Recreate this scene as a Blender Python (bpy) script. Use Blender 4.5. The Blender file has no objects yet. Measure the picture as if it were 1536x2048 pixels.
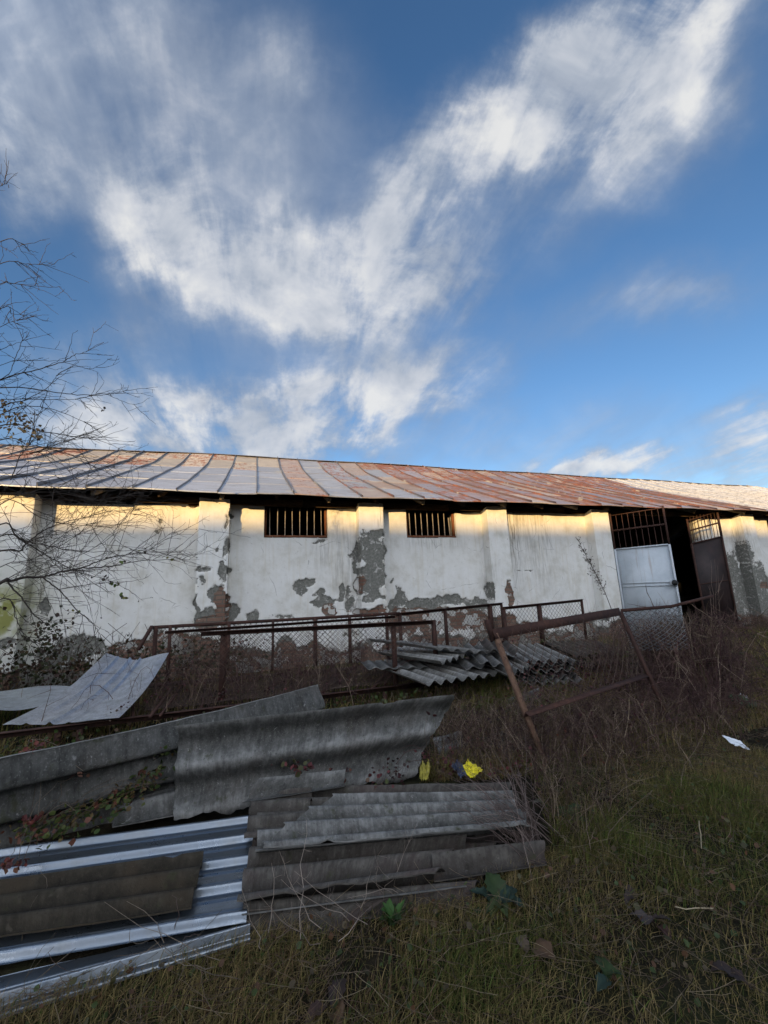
import bpy, math, random
import numpy as np
from mathutils import Matrix
RS = np.random.RandomState(7)
random.seed(7)
scene = bpy.context.scene
# ------------------------------------------------------------------ camera
FPX, YAW, PITCH, ROLL, EYE = 814.1, math.radians(18.007), math.radians(11.074), math.radians(-2.2486), 1.45
_f = np.array([math.sin(YAW)*math.cos(PITCH), math.cos(YAW)*math.cos(PITCH), math.sin(PITCH)])
_r0 = np.array([math.cos(YAW), -math.sin(YAW), 0.]); _u0 = np.cross(_r0, _f)
_r = math.cos(ROLL)*_r0 + math.sin(ROLL)*_u0; _u = -math.sin(ROLL)*_r0 + math.cos(ROLL)*_u0
cd = bpy.data.cameras.new('camera'); cam = bpy.data.objects.new('camera', cd); scene.collection.objects.link(cam)
cd.sensor_fit = 'HORIZONTAL'; cd.sensor_width = 36; cd.lens = FPX/1536*36; cd.clip_end = 3000; cd.clip_start = .05
M = Matrix([[*(_r[i], _u[i], -_f[i])] + [0 if i < 2 else EYE] for i in range(3)] + [[0, 0, 0, 1]])
cam.matrix_world = M
scene.camera = cam
# ------------------------------------------------------------------ light
SUN_EL, SUN_AZ = math.radians(9.0), math.radians(38.0)       # sun behind the viewer, to the left
SUN_DIR = np.array([-math.sin(SUN_AZ)*math.cos(SUN_EL), -math.cos(SUN_AZ)*math.cos(SUN_EL), math.sin(SUN_EL)])
sl = bpy.data.lights.new('sun', 'SUN'); so = bpy.data.objects.new('sun', sl); scene.collection.objects.link(so)
sl.energy = 2.4; sl.angle = math.radians(.5); sl.color = (1, .66, .27)
_z = SUN_DIR; _x = np.cross([0, 0, 1.], _z); _x /= np.linalg.norm(_x); _y = np.cross(_z, _x)
so.matrix_world = Matrix([[_x[i], _y[i], _z[i], (SUN_DIR*40)[i]] for i in range(3)] + [[0, 0, 0, 1]])
vs = scene.view_settings
vs.view_transform = 'Standard'; vs.look = 'None'; vs.gamma = 1; vs.exposure = 1.6; vs.use_curve_mapping = False
# ------------------------------------------------------------------ helpers: numbers
def ray(px, py):
    return _f + _r*(px-768)/FPX + _u*(1024-py)/FPX
def aY(px, py, Y):
    d = ray(px, py); d = d/d[1]*Y; return np.array([d[0], d[1], d[2]+EYE])
def gz(px, py, z):
    d = ray(px, py); d = d*(z-EYE)/d[2]; return np.array([d[0], d[1], z])
_tab = np.random.RandomState(3).rand(512, 512)
def vnoise(x, y):
    x = np.asarray(x, float); y = np.asarray(y, float)
    xi = np.floor(x).astype(int); yi = np.floor(y).astype(int); fx = x-xi; fy = y-yi
    fx = fx*fx*(3-2*fx); fy = fy*fy*(3-2*fy)
    g = lambda a, b: _tab[a % 512, b % 512]
    return (g(xi, yi)*(1-fx)+g(xi+1, yi)*fx)*(1-fy) + (g(xi, yi+1)*(1-fx)+g(xi+1, yi+1)*fx)*fy
def fbm(x, y, o=4):
    s = 0; a = .5; t = 0
    for i in range(o):
        s = s + a*vnoise(x*2**i+17.3*i, y*2**i+9.1*i); t += a; a *= .5
    return s/t
# ------------------------------------------------------------------ helpers: nodes
def N(nt, typ, **kw):
    n = nt.nodes.new(typ)
    for k, v in kw.items():
        if k == 'inp':
            for a, b in v.items():
                if isinstance(b, bpy.types.NodeSocket): nt.links.new(b, n.inputs[a])
                else: n.inputs[a].default_value = b
        else: setattr(n, k, v)
    return n
def mth(nt, op, a, b=0., c=0., clamp=False):
    return N(nt, 'ShaderNodeMath', operation=op, use_clamp=clamp, inp={0: a, 1: b, 2: c}).outputs[0]
def mixc(nt, f, a, b, mode='MIX'):
    n = N(nt, 'ShaderNodeMix', data_type='RGBA', blend_type=mode, inp={0: f, 6: a, 7: b}); return n.outputs[2]
def ramp(nt, f, *stops):
    n = nt.nodes.new('ShaderNodeValToRGB'); e = n.color_ramp.elements
    while len(e) < len(stops): e.new(.5)
    for i, (p, c) in enumerate(stops):
        e[i].position = p; e[i].color = (*c, 1) if len(c) == 3 else c
    nt.links.new(f, n.inputs[0]); return n.outputs[0]
def smooth(nt, v, lo, hi):
    return N(nt, 'ShaderNodeMapRange', interpolation_type='SMOOTHSTEP', inp={0: v, 1: lo, 2: hi, 3: 0., 4: 1.}).outputs[0]
def C(*c): return (*c, 1.)
def noise(nt, vec, scale, detail=5, rough=.55, dist=0.):
    return N(nt, 'ShaderNodeTexNoise', inp={'Vector': vec, 'Scale': scale, 'Detail': detail, 'Roughness': rough, 'Distortion': dist}).outputs[0]
def mapping(nt, vec, scale=(1, 1, 1), rot=(0, 0, 0), loc=(0, 0, 0)):
    return N(nt, 'ShaderNodeMapping', inp={'Vector': vec, 'Scale': scale, 'Rotation': rot, 'Location': loc}).outputs[0]
def attr(nt, name, out='Color'):
    return N(nt, 'ShaderNodeAttribute', attribute_name=name).outputs[out]
def mat(name):
    m = bpy.data.materials.new(name); m.use_nodes = True; nt = m.node_tree
    return m, nt, nt.nodes['Principled BSDF']
def fin(nt, b, col, rough=.8, metal=0., bump=None, bs=.3, bd=.01, spec=.3):
    L = nt.links
    for k, v in (('Base Color', col), ('Roughness', rough), ('Metallic', metal), ('Specular IOR Level', spec)):
        if isinstance(v, bpy.types.NodeSocket): L.new(v, b.inputs[k])
        else: b.inputs[k].default_value = v
    if bump is not None:
        bn = N(nt, 'ShaderNodeBump', inp={'Strength': bs, 'Distance': bd, 'Height': bump}); L.new(bn.outputs[0], b.inputs['Normal'])
def pos(nt): return N(nt, 'ShaderNodeNewGeometry').outputs['Position']
# ------------------------------------------------------------------ sky
w = bpy.data.worlds.new('World'); scene.world = w; w.use_nodes = True
nt = w.node_tree; bg = nt.nodes['Background']
sky = N(nt, 'ShaderNodeTexSky', sky_type='NISHITA', sun_disc=False, sun_elevation=SUN_EL, sun_rotation=math.pi+SUN_AZ,
        altitude=300, air_density=1.0, dust_density=.6, ozone_density=2.2)
tc = N(nt, 'ShaderNodeTexCoord').outputs['Generated']
sp = N(nt, 'ShaderNodeSeparateXYZ', inp={0: tc}).outputs
# a tangent chart of the northern sky: azimuth 18 deg, elevation 35 deg
ca, ce = math.radians(18), math.radians(35)
SF = np.array([math.sin(ca)*math.cos(ce), math.cos(ca)*math.cos(ce), math.sin(ce)]); SR = np.array([math.cos(ca), -math.sin(ca), 0]); SU = np.cross(SR, SF)
def dotv(v): return N(nt, 'ShaderNodeVectorMath', operation='DOT_PRODUCT', inp={0: tc, 1: tuple(v)}).outputs['Value']
df = dotv(SF); dfc = mth(nt, 'MAXIMUM', df, .08)
ch = N(nt, 'ShaderNodeCombineXYZ', inp={0: mth(nt, 'DIVIDE', dotv(SR), dfc), 1: mth(nt, 'DIVIDE', dotv(SU), dfc), 2: 0.}).outputs[0]
def chart(px, py):
    d = ray(px, py); k = d@SF; return np.array([d@SR/k, d@SU/k])
# cloud deck coordinates, wind along +Y
zc = mth(nt, 'ADD', mth(nt, 'MAXIMUM', sp[2], 0.), .16)
dk = N(nt, 'ShaderNodeCombineXYZ', inp={0: mth(nt, 'DIVIDE', sp[0], zc), 1: mth(nt, 'DIVIDE', sp[1], zc), 2: 0.}).outputs[0]
wob = N(nt, 'ShaderNodeTexNoise', inp={'Vector': ch, 'Scale': 3.2, 'Detail': 8., 'Roughness': .60}).outputs['Color']
wv = N(nt, 'ShaderNodeVectorMath', operation='MULTIPLY_ADD', inp={0: wob, 1: (.30, .26, 0), 2: ch}).outputs[0]
wv = N(nt, 'ShaderNodeVectorMath', operation='SUBTRACT', inp={0: wv, 1: (.15, .13, 0)}).outputs[0]
BLOBS = [  # px centre, half sizes, angle (deg, up to the right), weight
 (1000, 250, 440, 115, 33, 1.0), (1270, 90, 340, 135, 30, .9), (680, 580, 260, 110, -8, 1.35), (330, 470, 140, 120, -35, .9),
 (600, 808, 370, 72, 6, 1.5), (280, 680, 90, 70, -20, .34), (230, 220, 460, 190, -42, .22), (610, 140, 150, 110, -30, .42),
 (20, 330, 130, 110, -40, .65), (200, 40, 460, 130, -10, .20), (1190, 935, 140, 26, -2, .95), (1530, 835, 130, 70, 15, .7),
 (1300, 600, 250, 55, 16, .52), (1150, 330, 320, 110, 35, .55), (170, 850, 260, 110, -8, .55), (880, 880, 460, 60, 3, .42), (1380, 300, 260, 120, 38, .3), (100, 700, 160, 80, -10, .25),
 (440, 300, 320, 200, -50, .26), (820, 470, 150, 90, 30, .5), (1480, 930, 250, 40, 3, .5), (520, 880, 260, 40, 0, .45), (470, 600, 320, 150, -30, .18)]
tot = 0.
for cx, cy, rx, ry, an, amp in BLOBS:
    c0 = chart(cx, cy); e = 20; a = math.radians(an)
    ex = (chart(cx+e*math.cos(a), cy-e*math.sin(a))-c0)/e; ey = (chart(cx-e*math.sin(a), cy-e*math.cos(a))-c0)/e
    mp = N(nt, 'ShaderNodeMapping', vector_type='TEXTURE', inp={'Vector': wv, 'Location': (*c0, 0), 'Rotation': (0, 0, math.atan2(ex[1], ex[0])),
           'Scale': (rx*np.linalg.norm(ex), ry*np.linalg.norm(ey), 1)}).outputs[0]
    ln = N(nt, 'ShaderNodeVectorMath', operation='LENGTH', inp={0: mp}).outputs['Value']
    g = N(nt, 'ShaderNodeMapRange', interpolation_type='SMOOTHSTEP', inp={0: ln, 1: 0., 2: 1.75, 3: amp, 4: 0.}).outputs[0]
    tot = mth(nt, 'ADD', tot, g)
front = smooth(nt, df, .1, .3)
st = noise(nt, mapping(nt, dk, (2.2, .55, 1)), 1.0, 8, .58, .5)          # streaks drawn out along the wind
cu = noise(nt, mapping(nt, ch, (1, 1.5, 1)), 4.6, 8, .60, .25)            # puffs
fine = noise(nt, mapping(nt, dk, (3.2, .9, 1)), 2.6, 8, .60, .3)
mod = mth(nt, 'ADD', mth(nt, 'ADD', mth(nt, 'MULTIPLY', st, .8), mth(nt, 'MULTIPLY', cu, .75)), mth(nt, 'MULTIPLY', fine, .55))   # ~0.95 mean
dens = mth(nt, 'MULTIPLY', mth(nt, 'MINIMUM', tot, 1.15), mth(nt, 'MULTIPLY_ADD', mod, 2.6, -1.86))
back = mth(nt, 'MULTIPLY', smooth(nt, st, .30, .62), 1.1)  # unseen clouds behind the viewer, thickened to add fill light
dens = mth(nt, 'ADD', mth(nt, 'MULTIPLY', dens, front), mth(nt, 'MULTIPLY', back, mth(nt, 'SUBTRACT', 1., front)))
cov = N(nt, 'ShaderNodeMapRange', interpolation_type='SMOOTHERSTEP', inp={0: dens, 1: -.03, 2: 1.22, 3: 0., 4: .92}).outputs[0]
veil = 0.
for cx, cy, rx, ry, an, amp in [(170, 120, 560, 330, -38, .78), (480, 360, 420, 320, -45, .6), (20, 330, 240, 180, -30, .35), (1180, 260, 560, 220, 34, .5), (560, 640, 520, 200, -8, .36), (1000, 880, 700, 90, 2, .35), (1320, 600, 330, 90, 14, .28), (1450, 60, 260, 160, 20, .35)]:
    c0 = chart(cx, cy); e = 20; a = math.radians(an)
    ex = (chart(cx+e*math.cos(a), cy-e*math.sin(a))-c0)/e; ey = (chart(cx-e*math.sin(a), cy-e*math.cos(a))-c0)/e
    mp = N(nt, 'ShaderNodeMapping', vector_type='TEXTURE', inp={'Vector': wv, 'Location': (*c0, 0), 'Rotation': (0, 0, math.atan2(ex[1], ex[0])), 'Scale': (rx*np.linalg.norm(ex), ry*np.linalg.norm(ey), 1)}).outputs[0]
    ln = N(nt, 'ShaderNodeVectorMath', operation='LENGTH', inp={0: mp}).outputs['Value']
    veil = mth(nt, 'MAXIMUM', veil, N(nt, 'ShaderNodeMapRange', interpolation_type='SMOOTHSTEP', inp={0: ln, 1: 0., 2: 1.3, 3: amp, 4: 0.}).outputs[0])
vn = noise(nt, mapping(nt, dk, (2.4, .6, 1), loc=(3, 7, 0)), 1.0, 6, .55, .6)
veil = mth(nt, 'MULTIPLY', mth(nt, 'MULTIPLY', veil, front), smooth(nt, vn, .28, .64))
cov = mth(nt, 'SUBTRACT', 1., mth(nt, 'MULTIPLY', mth(nt, 'SUBTRACT', 1., cov), mth(nt, 'SUBTRACT', 1., veil)))
shn = noise(nt, mapping(nt, ch, (1, 1.3, 1), loc=(.05, .12, 0)), 5.5, 5, .55, .4)
lit = mth(nt, 'ADD', mth(nt, 'MULTIPLY', cov, .72), mth(nt, 'MULTIPLY', mth(nt, 'SUBTRACT', shn, .5), 1.5))
ccol = ramp(nt, lit, (.10, (.36, .42, .53)), (.42, (.52, .58, .68)), (.66, (.78, .81, .87)), (.85, (1.0, 1.0, .99)))
SKYGAIN, CLOUD = .67, 2.75
sc_ = N(nt, 'ShaderNodeHueSaturation', inp={'Saturation': 1.16, 'Value': SKYGAIN, 'Color': sky.outputs[0]}).outputs[0]
glow = smooth(nt, dotv(SUN_DIR), -.25, .9)                                  # clouds near the sun scatter more of its light; boosted to fill the shaded wall
sc_ = N(nt, 'ShaderNodeVectorMath', operation='MULTIPLY', inp={0: sc_, 1: (1.14, 1.03, 1.08)}).outputs[0]
cc = N(nt, 'ShaderNodeVectorMath', operation='SCALE', inp={0: ccol, 'Scale': mth(nt, 'MULTIPLY_ADD', glow, 5.*CLOUD, CLOUD)}).outputs[0]
nt.links.new(mixc(nt, cov, sc_, cc), bg.inputs[0]); bg.inputs[1].default_value = .1
# ------------------------------------------------------------------ helpers: objects
def tag(o, label=None, cat=None, group=None, kind=None):
    if label: o['label'] = label
    if cat: o['category'] = cat
    if group: o['group'] = group
    if kind: o['kind'] = kind
    return o
def empty(name, loc=(0, 0, 0)):
    o = bpy.data.objects.new(name, None); o.location = loc; o.empty_display_size = .2; scene.collection.objects.link(o); return o
class MB:
    def __init__(s): s.v = []; s.q = []; s.t = []; s.n = 0; s.at = {}
    def add(s, v, q=None, t=None, **at):
        v = np.asarray(v, float).reshape(-1, 3)
        if q is not None and len(q): s.q.append(np.asarray(q, int).reshape(-1, 4)+s.n)
        if t is not None and len(t): s.t.append(np.asarray(t, int).reshape(-1, 3)+s.n)
        for k, a in at.items(): s.at.setdefault(k, []).append((s.n, np.asarray(a, float)))
        s.v.append(v); s.n += len(v)
    def build(s, name, m, parent=None, smooth=False, origin=None):
        v = np.concatenate(s.v); q = np.concatenate(s.q) if s.q else np.zeros((0, 4), int); t = np.concatenate(s.t) if s.t else np.zeros((0, 3), int)
        base = np.zeros(3)
        if parent is not None: base = np.array(parent.matrix_basis.translation) if parent.parent is None else np.array(parent.parent.location)+np.array(parent.location)
        if origin is None and parent is None: origin = (*(v.min(0)+v.max(0))[:2]/2, v[:, 2].min())
        org = np.array(origin) if origin is not None else base
        me = bpy.data.meshes.new(name); me.vertices.add(len(v)); me.vertices.foreach_set('co', (v-org).ravel())
        me.loops.add(q.size+t.size); me.loops.foreach_set('vertex_index', np.concatenate([q.ravel(), t.ravel()]).astype(np.int32))
        me.polygons.add(len(q)+len(t))
        me.polygons.foreach_set('loop_start', np.concatenate([np.arange(len(q))*4, q.size+np.arange(len(t))*3]).astype(np.int32))
        if smooth: me.polygons.foreach_set('use_smooth', np.ones(len(q)+len(t), bool))
        me.update(calc_edges=True); me.validate()
        for k, lst in s.at.items():
            dim = lst[0][1].shape[1] if lst[0][1].ndim == 2 else 1
            arr = np.zeros((len(v), dim))
            for st_, a in lst: arr[st_:st_+len(a)] = a.reshape(-1, dim)
            if dim == 1: A = me.attributes.new(k, 'FLOAT', 'POINT'); A.data.foreach_set('value', arr.ravel())
            else: A = me.attributes.new(k, 'FLOAT_VECTOR', 'POINT'); A.data.foreach_set('vector', arr[:, :3].ravel())
        me.materials.append(m)
        o = bpy.data.objects.new(name, me); scene.collection.objects.link(o)
        if parent is not None: o.parent = parent
        o.location = org-base
        return o
def unit(v): v = np.asarray(v, float); return v/max(1e-9, np.linalg.norm(v))
def extrude(mb, prof, p, q, up=(0, 0, 1), jit=0.):
    p = np.asarray(p, float); q = np.asarray(q, float); d = unit(q-p); up = np.asarray(up, float)
    if abs(d@up) > .95: up = np.array([0, 1., 0])
    s = unit(np.cross(d, up)); n = np.cross(s, d); prof = np.asarray(prof, float); k = len(prof)
    a = p+prof[:, :1]*s+prof[:, 1:]*n; b = q+prof[:, :1]*s+prof[:, 1:]*n
    qs = [(i, (i+1) % k, k+(i+1) % k, k+i) for i in range(k)]
    caps_t = []
    if k == 4: qs += [(3, 2, 1, 0), (4, 5, 6, 7)]
    elif k == 6: qs += [(3, 2, 1, 0), (5, 4, 3, 0), (6, 7, 8, 9), (6, 9, 10, 11)]
    mb.add(np.concatenate([a, b]), qs)
def bar(mb, p, q, w, h, up=(0, 0, 1)):
    extrude(mb, [(-w/2, -h/2), (w/2, -h/2), (w/2, h/2), (-w/2, h/2)], p, q, up)
def angle(mb, p, q, a=.05, t=.006, up=(0, 0, 1), flip=1):
    pr = [(0, 0), (a, 0), (a, -t), (t, -t), (t, -a), (0, -a)]
    if flip < 0: pr = [(-x, y) for x, y in pr][::-1]
    extrude(mb, pr, p, q, up)
def tubes(mb, P, R, k=4, **at):
    """P (n, m, 3) polylines, R (n, m) radii"""
    P = np.asarray(P, float); n, m, _ = P.shape; R = np.broadcast_to(np.asarray(R, float), (n, m))
    T = np.gradient(P, axis=1); T /= np.linalg.norm(T, axis=2, keepdims=True)+1e-9
    ref = np.where(np.abs(T[..., 2:3]) > .9, np.array([1., 0, 0]), np.array([0, 0, 1.]))
    A = np.cross(T, ref); A /= np.linalg.norm(A, axis=2, keepdims=True)+1e-9; B = np.cross(T, A)
    ang = np.arange(k)*2*math.pi/k
    V = P[:, :, None, :]+R[:, :, None, None]*(np.cos(ang)[None, None, :, None]*A[:, :, None, :]+np.sin(ang)[None, None, :, None]*B[:, :, None, :])
    idx = np.arange(n*m*k).reshape(n, m, k)
    a = idx[:, :-1]; b = np.roll(idx, -1, 2)[:, :-1]; c = np.roll(idx, -1, 2)[:, 1:]; d = idx[:, 1:]
    Q = np.stack([a, b, c, d], -1).reshape(-1, 4)
    mb.add(V.reshape(-1, 3), Q, **{kk: np.repeat(np.asarray(vv), m*k, 0) for kk, vv in at.items()})
def ribbons(mb, P, W, S, **at):
    """P (n,m,3) centre lines, W (n,m) half widths, S (n,3) side vectors"""
    n, m, _ = P.shape
    V = np.stack([P-W[..., None]*S[:, None, :], P+W[..., None]*S[:, None, :]], 2)
    idx = np.arange(n*m*2).reshape(n, m, 2)
    Q = np.stack([idx[:, :-1, 0], idx[:, :-1, 1], idx[:, 1:, 1], idx[:, 1:, 0]], -1).reshape(-1, 4)
    mb.add(V.reshape(-1, 3), Q, **{kk: np.repeat(np.asarray(vv), m*2, 0) for kk, vv in at.items()})
def randdir(n, zb=0.):
    v = RS.normal(size=(n, 3)); v[:, 2] += zb; return v/np.linalg.norm(v, axis=1, keepdims=True)
def leaves(mb, P, size, col, nrm=None, zb=.6):
    """many small folded leaves; P (n,3)"""
    n = len(P); size = np.broadcast_to(size, (n,))[:, None]
    nz = randdir(n, zb) if nrm is None else nrm
    t = np.cross(nz, randdir(n)); t /= np.linalg.norm(t, axis=1, keepdims=True)+1e-9; s = np.cross(nz, t)
    pts = [(0, 0, 0), (.42, .32, .05), (.36, .66, .06), (0, 1, -.12), (-.36, .66, .06), (-.42, .32, .05), (0, .5, -.05)]
    V = np.stack([P+size*(a*s+b*t+c*nz) for a, b, c in pts], 1)
    F = np.array([(0, 1, 6), (1, 2, 6), (2, 3, 6), (3, 4, 6), (4, 5, 6), (5, 0, 6)])
    T = (np.arange(n)[:, None, None]*7+F).reshape(-1, 3)
    mb.add(V.reshape(-1, 3), None, T, col=np.repeat(col, 7, 0))
def pickcol(n, pal, var=.25, wts=None):
    pal = np.array(pal); i = RS.choice(len(pal), n, p=wts)
    return pal[i]*(1+var*(RS.rand(n, 1)*2-1))
# ------------------------------------------------------------------ materials
def m_plaster():
    m, nt, b = mat('plaster'); P = pos(nt)
    d = attr(nt, 'dmg', 'Fac'); k = attr(nt, 'brk', 'Fac'); st_ = attr(nt, 'stain', 'Fac'); ms = attr(nt, 'moss', 'Fac')
    n1 = noise(nt, P, 22, 6, .6); n2 = noise(nt, P, 3.2, 5, .6); n3 = noise(nt, P, 70, 4, .6)
    vst = noise(nt, mapping(nt, P, (6, 6, .35)), 2.2, 5, .6)
    white = ramp(nt, n2, (.25, (.53, .505, .44)), (.5, (.67, .655, .61)), (.8, (.735, .725, .695)))
    white = mixc(nt, mth(nt, 'MULTIPLY', smooth(nt, vst, .52, .78), .42), white, C(.50, .43, .30))
    white = mixc(nt, mth(nt, 'MULTIPLY', smooth(nt, n3, .58, .8), .35), white, C(.42, .38, .31))
    pit = smooth(nt, noise(nt, P, 16, 3, .5), .66, .74); white = mixc(nt, mth(nt, 'MULTIPLY', pit, .45), white, C(.45, .42, .37))
    sn = mth(nt, 'MULTIPLY', st_, smooth(nt, noise(nt, mapping(nt, P, (9, 9, .8)), 2.5, 6, .65), .38, .68))
    white = mixc(nt, sn, white, C(.14, .12, .085))
    ck = N(nt, 'ShaderNodeTexVoronoi', feature='DISTANCE_TO_EDGE', inp={'Vector': mixc(nt, .12, P, N(nt, 'ShaderNodeTexNoise', inp={'Vector': P, 'Scale': 3.}).outputs['Color']), 'Scale': .9}).outputs['Distance']
    crack = mth(nt, 'MULTIPLY', mth(nt, 'LESS_THAN', ck, .004), smooth(nt, n2, .5, .6))
    white = mixc(nt, mth(nt, 'MULTIPLY', crack, .6), white, C(.2, .18, .15))
    white = mixc(nt, mth(nt, 'MULTIPLY', ms, smooth(nt, n2, .3, .6)), white, C(.22, .22, .07))
    grey = ramp(nt, n1, (.3, (.10, .10, .088)), (.6, (.19, .185, .16)), (.85, (.30, .285, .25)))
    bv = mapping(nt, P, (1, 1, 1), (math.pi/2, 0, 0)); bw = N(nt, 'ShaderNodeTexNoise', inp={'Vector': P, 'Scale': 5., 'Detail': 3.}).outputs['Color']
    br = N(nt, 'ShaderNodeTexBrick', inp={'Vector': mixc(nt, .05, bv, bw), 'Color1': C(.16, .085, .06), 'Color2': C(.21, .14, .105), 'Mortar': C(.12, .105, .085),
           'Scale': 1., 'Mortar Size': .012, 'Mortar Smooth': .3, 'Bias': -.1, 'Brick Width': .25, 'Row Height': .078})
    brick = mixc(nt, mth(nt, 'MULTIPLY', smooth(nt, n1, .5, .75), .6), br.outputs[0], C(.12, .08, .06))
    dd = mth(nt, 'ADD', d, mth(nt, 'MULTIPLY', mth(nt, 'SUBTRACT', n1, .5), .55))
    lost = smooth(nt, dd, .47, .50)
    bb = smooth(nt, mth(nt, 'ADD', k, mth(nt, 'MULTIPLY', mth(nt, 'SUBTRACT', n1, .5), .5)), .46, .54)
    grey = mixc(nt, mth(nt, 'MULTIPLY', smooth(nt, noise(nt, P, 8, 6, .68, .6), .56, .64), .8), grey, C(.46, .44, .40)); under = mixc(nt, bb, grey, brick); under = mixc(nt, mth(nt, 'MULTIPLY', smooth(nt, noise(nt, P, 4.2, 6, .7, .4), .60, .66), .75), under, C(.50, .48, .44))
    edge = mth(nt, 'SUBTRACT', smooth(nt, dd, .43, .47), lost, clamp=True)
    col = mixc(nt, lost, mixc(nt, mth(nt, 'MULTIPLY', edge, .5), white, C(.35, .31, .25)), under)
    h = mth(nt, 'ADD', mth(nt, 'MULTIPLY', lost, -1.2), mth(nt, 'ADD', mth(nt, 'MULTIPLY', n1, .35), mth(nt, 'MULTIPLY', n3, .2)))
    h = mth(nt, 'ADD', h, mth(nt, 'MULTIPLY', mth(nt, 'MULTIPLY', lost, bb), mth(nt, 'MULTIPLY', br.outputs['Fac'], -.8)))
    h = mth(nt, 'ADD', h, mth(nt, 'MULTIPLY', n2, .9))
    fin(nt, b, col, .92, bump=h, bs=.7, bd=.012, spec=.15); return m
def m_rust(name, c1=(.055, .028, .022), c2=(.11, .05, .03), c3=(.17, .075, .035), rough=.85):
    m, nt, b = mat(name); P = pos(nt)
    n = noise(nt, P, 26, 6, .65); n2 = noise(nt, P, 4, 4)
    col = ramp(nt, mth(nt, 'ADD', mth(nt, 'MULTIPLY', n, .6), mth(nt, 'MULTIPLY', n2, .4)), (.3, c1), (.52, c2), (.72, c3))
    fin(nt, b, col, rough, bump=n, bs=.35, bd=.004, spec=.25); return m
def m_asb(name, dark, mid, light, brown=(.10, .075, .06), bf=.25):
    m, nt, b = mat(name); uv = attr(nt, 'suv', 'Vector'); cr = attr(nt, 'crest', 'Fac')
    st_ = noise(nt, mapping(nt, uv, (34, 3.0, 1)), 1, 6, .62, .2); bl = noise(nt, uv, 5.5, 6, .62); fn = noise(nt, uv, 95, 3, .6); md = noise(nt, uv, 26, 4, .6)
    f = mth(nt, 'ADD', mth(nt, 'MULTIPLY', st_, .26), mth(nt, 'ADD', mth(nt, 'MULTIPLY', bl, .46), mth(nt, 'MULTIPLY', md, .30)))
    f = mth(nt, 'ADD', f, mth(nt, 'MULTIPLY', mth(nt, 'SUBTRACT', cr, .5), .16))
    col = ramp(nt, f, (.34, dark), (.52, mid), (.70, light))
    col = mixc(nt, mth(nt, 'MULTIPLY', smooth(nt, noise(nt, uv, 2.3, 5, .6), .48, .68), bf*2), col, C(*brown))
    col = mixc(nt, mth(nt, 'MULTIPLY', smooth(nt, fn, .55, .72), .35), col, C(*light))
    col = mixc(nt, mth(nt, 'MULTIPLY', smooth(nt, noise(nt, uv, 42, 3, .5), .62, .72), .5), col, C(*dark))
    col = mixc(nt, mth(nt, 'MULTIPLY', mth(nt, 'MULTIPLY', smooth(nt, noise(nt, uv, 7.5, 6, .66), .56, .66), smooth(nt, md, .42, .62)), .75), col, C(.034, .036, .016))
    col = mixc(nt, mth(nt, 'MULTIPLY', smooth(nt, noise(nt, uv, 17, 5, .7, .5), .62, .70), .55), col, C(*[x*1.15 for x in light]))
    fin(nt, b, col, .93, bump=mth(nt, 'ADD', fn, mth(nt, 'MULTIPLY', md, 1.2)), bs=.45, bd=.004, spec=.15); return m
def m_galv(name, base=(.62, .66, .70), rough=.38, spangle=True, grime=.35):
    m, nt, b = mat(name); uv = attr(nt, 'suv', 'Vector')
    vv = smooth(nt, mth(nt, 'ADD', mth(nt, 'MULTIPLY', noise(nt, uv, 9, 7, .72), .6), mth(nt, 'MULTIPLY', noise(nt, uv, 55, 3, .6), .4)), .38, .60)
    n = noise(nt, uv, 5, 6, .6); n2 = noise(nt, mapping(nt, uv, (1.5, 9, 1)), 2, 5, .6)
    k = .55 if spangle else .10
    c = mixc(nt, mth(nt, 'MULTIPLY', vv, k), C(*base), C(*[x*.42 for x in base]))
    c = mixc(nt, mth(nt, 'MULTIPLY', smooth(nt, n, .48, .7), grime), c, C(.20, .21, .21))
    c = mixc(nt, mth(nt, 'MULTIPLY', smooth(nt, n2, .56, .75), grime*.7), c, C(.12, .10, .08))
    r = mth(nt, 'ADD', rough-.08, mth(nt, 'ADD', mth(nt, 'MULTIPLY', vv, .12), mth(nt, 'MULTIPLY', n, .15)))
    fin(nt, b, c, r, .85, bump=n, bs=.12, bd=.01, spec=.5); return m
def m_attr(name, rough=.75, spec=.2, transl=0., attrname='col'):
    m, nt, b = mat(name)
    fin(nt, b, attr(nt, attrname, 'Color'), rough, spec=spec)
    if transl:
        out = nt.nodes['Material Output']; tr = N(nt, 'ShaderNodeBsdfTranslucent', inp={0: attr(nt, attrname, 'Color')})
        mx = N(nt, 'ShaderNodeMixShader', inp={0: transl, 1: b.outputs[0], 2: tr.outputs[0]}); nt.links.new(mx.outputs[0], out.inputs[0])
    return m
def m_noise(name, c1, c2, scale=8, rough=.8, metal=0., spec=.25, bs=.3, stretch=(1, 1, 1)):
    m, nt, b = mat(name); P = mapping(nt, pos(nt), stretch); n = noise(nt, P, scale, 6, .62)
    fin(nt, b, ramp(nt, n, (.32, c1), (.68, c2)), rough, metal, bump=n, bs=bs, bd=.006, spec=spec); return m
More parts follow.
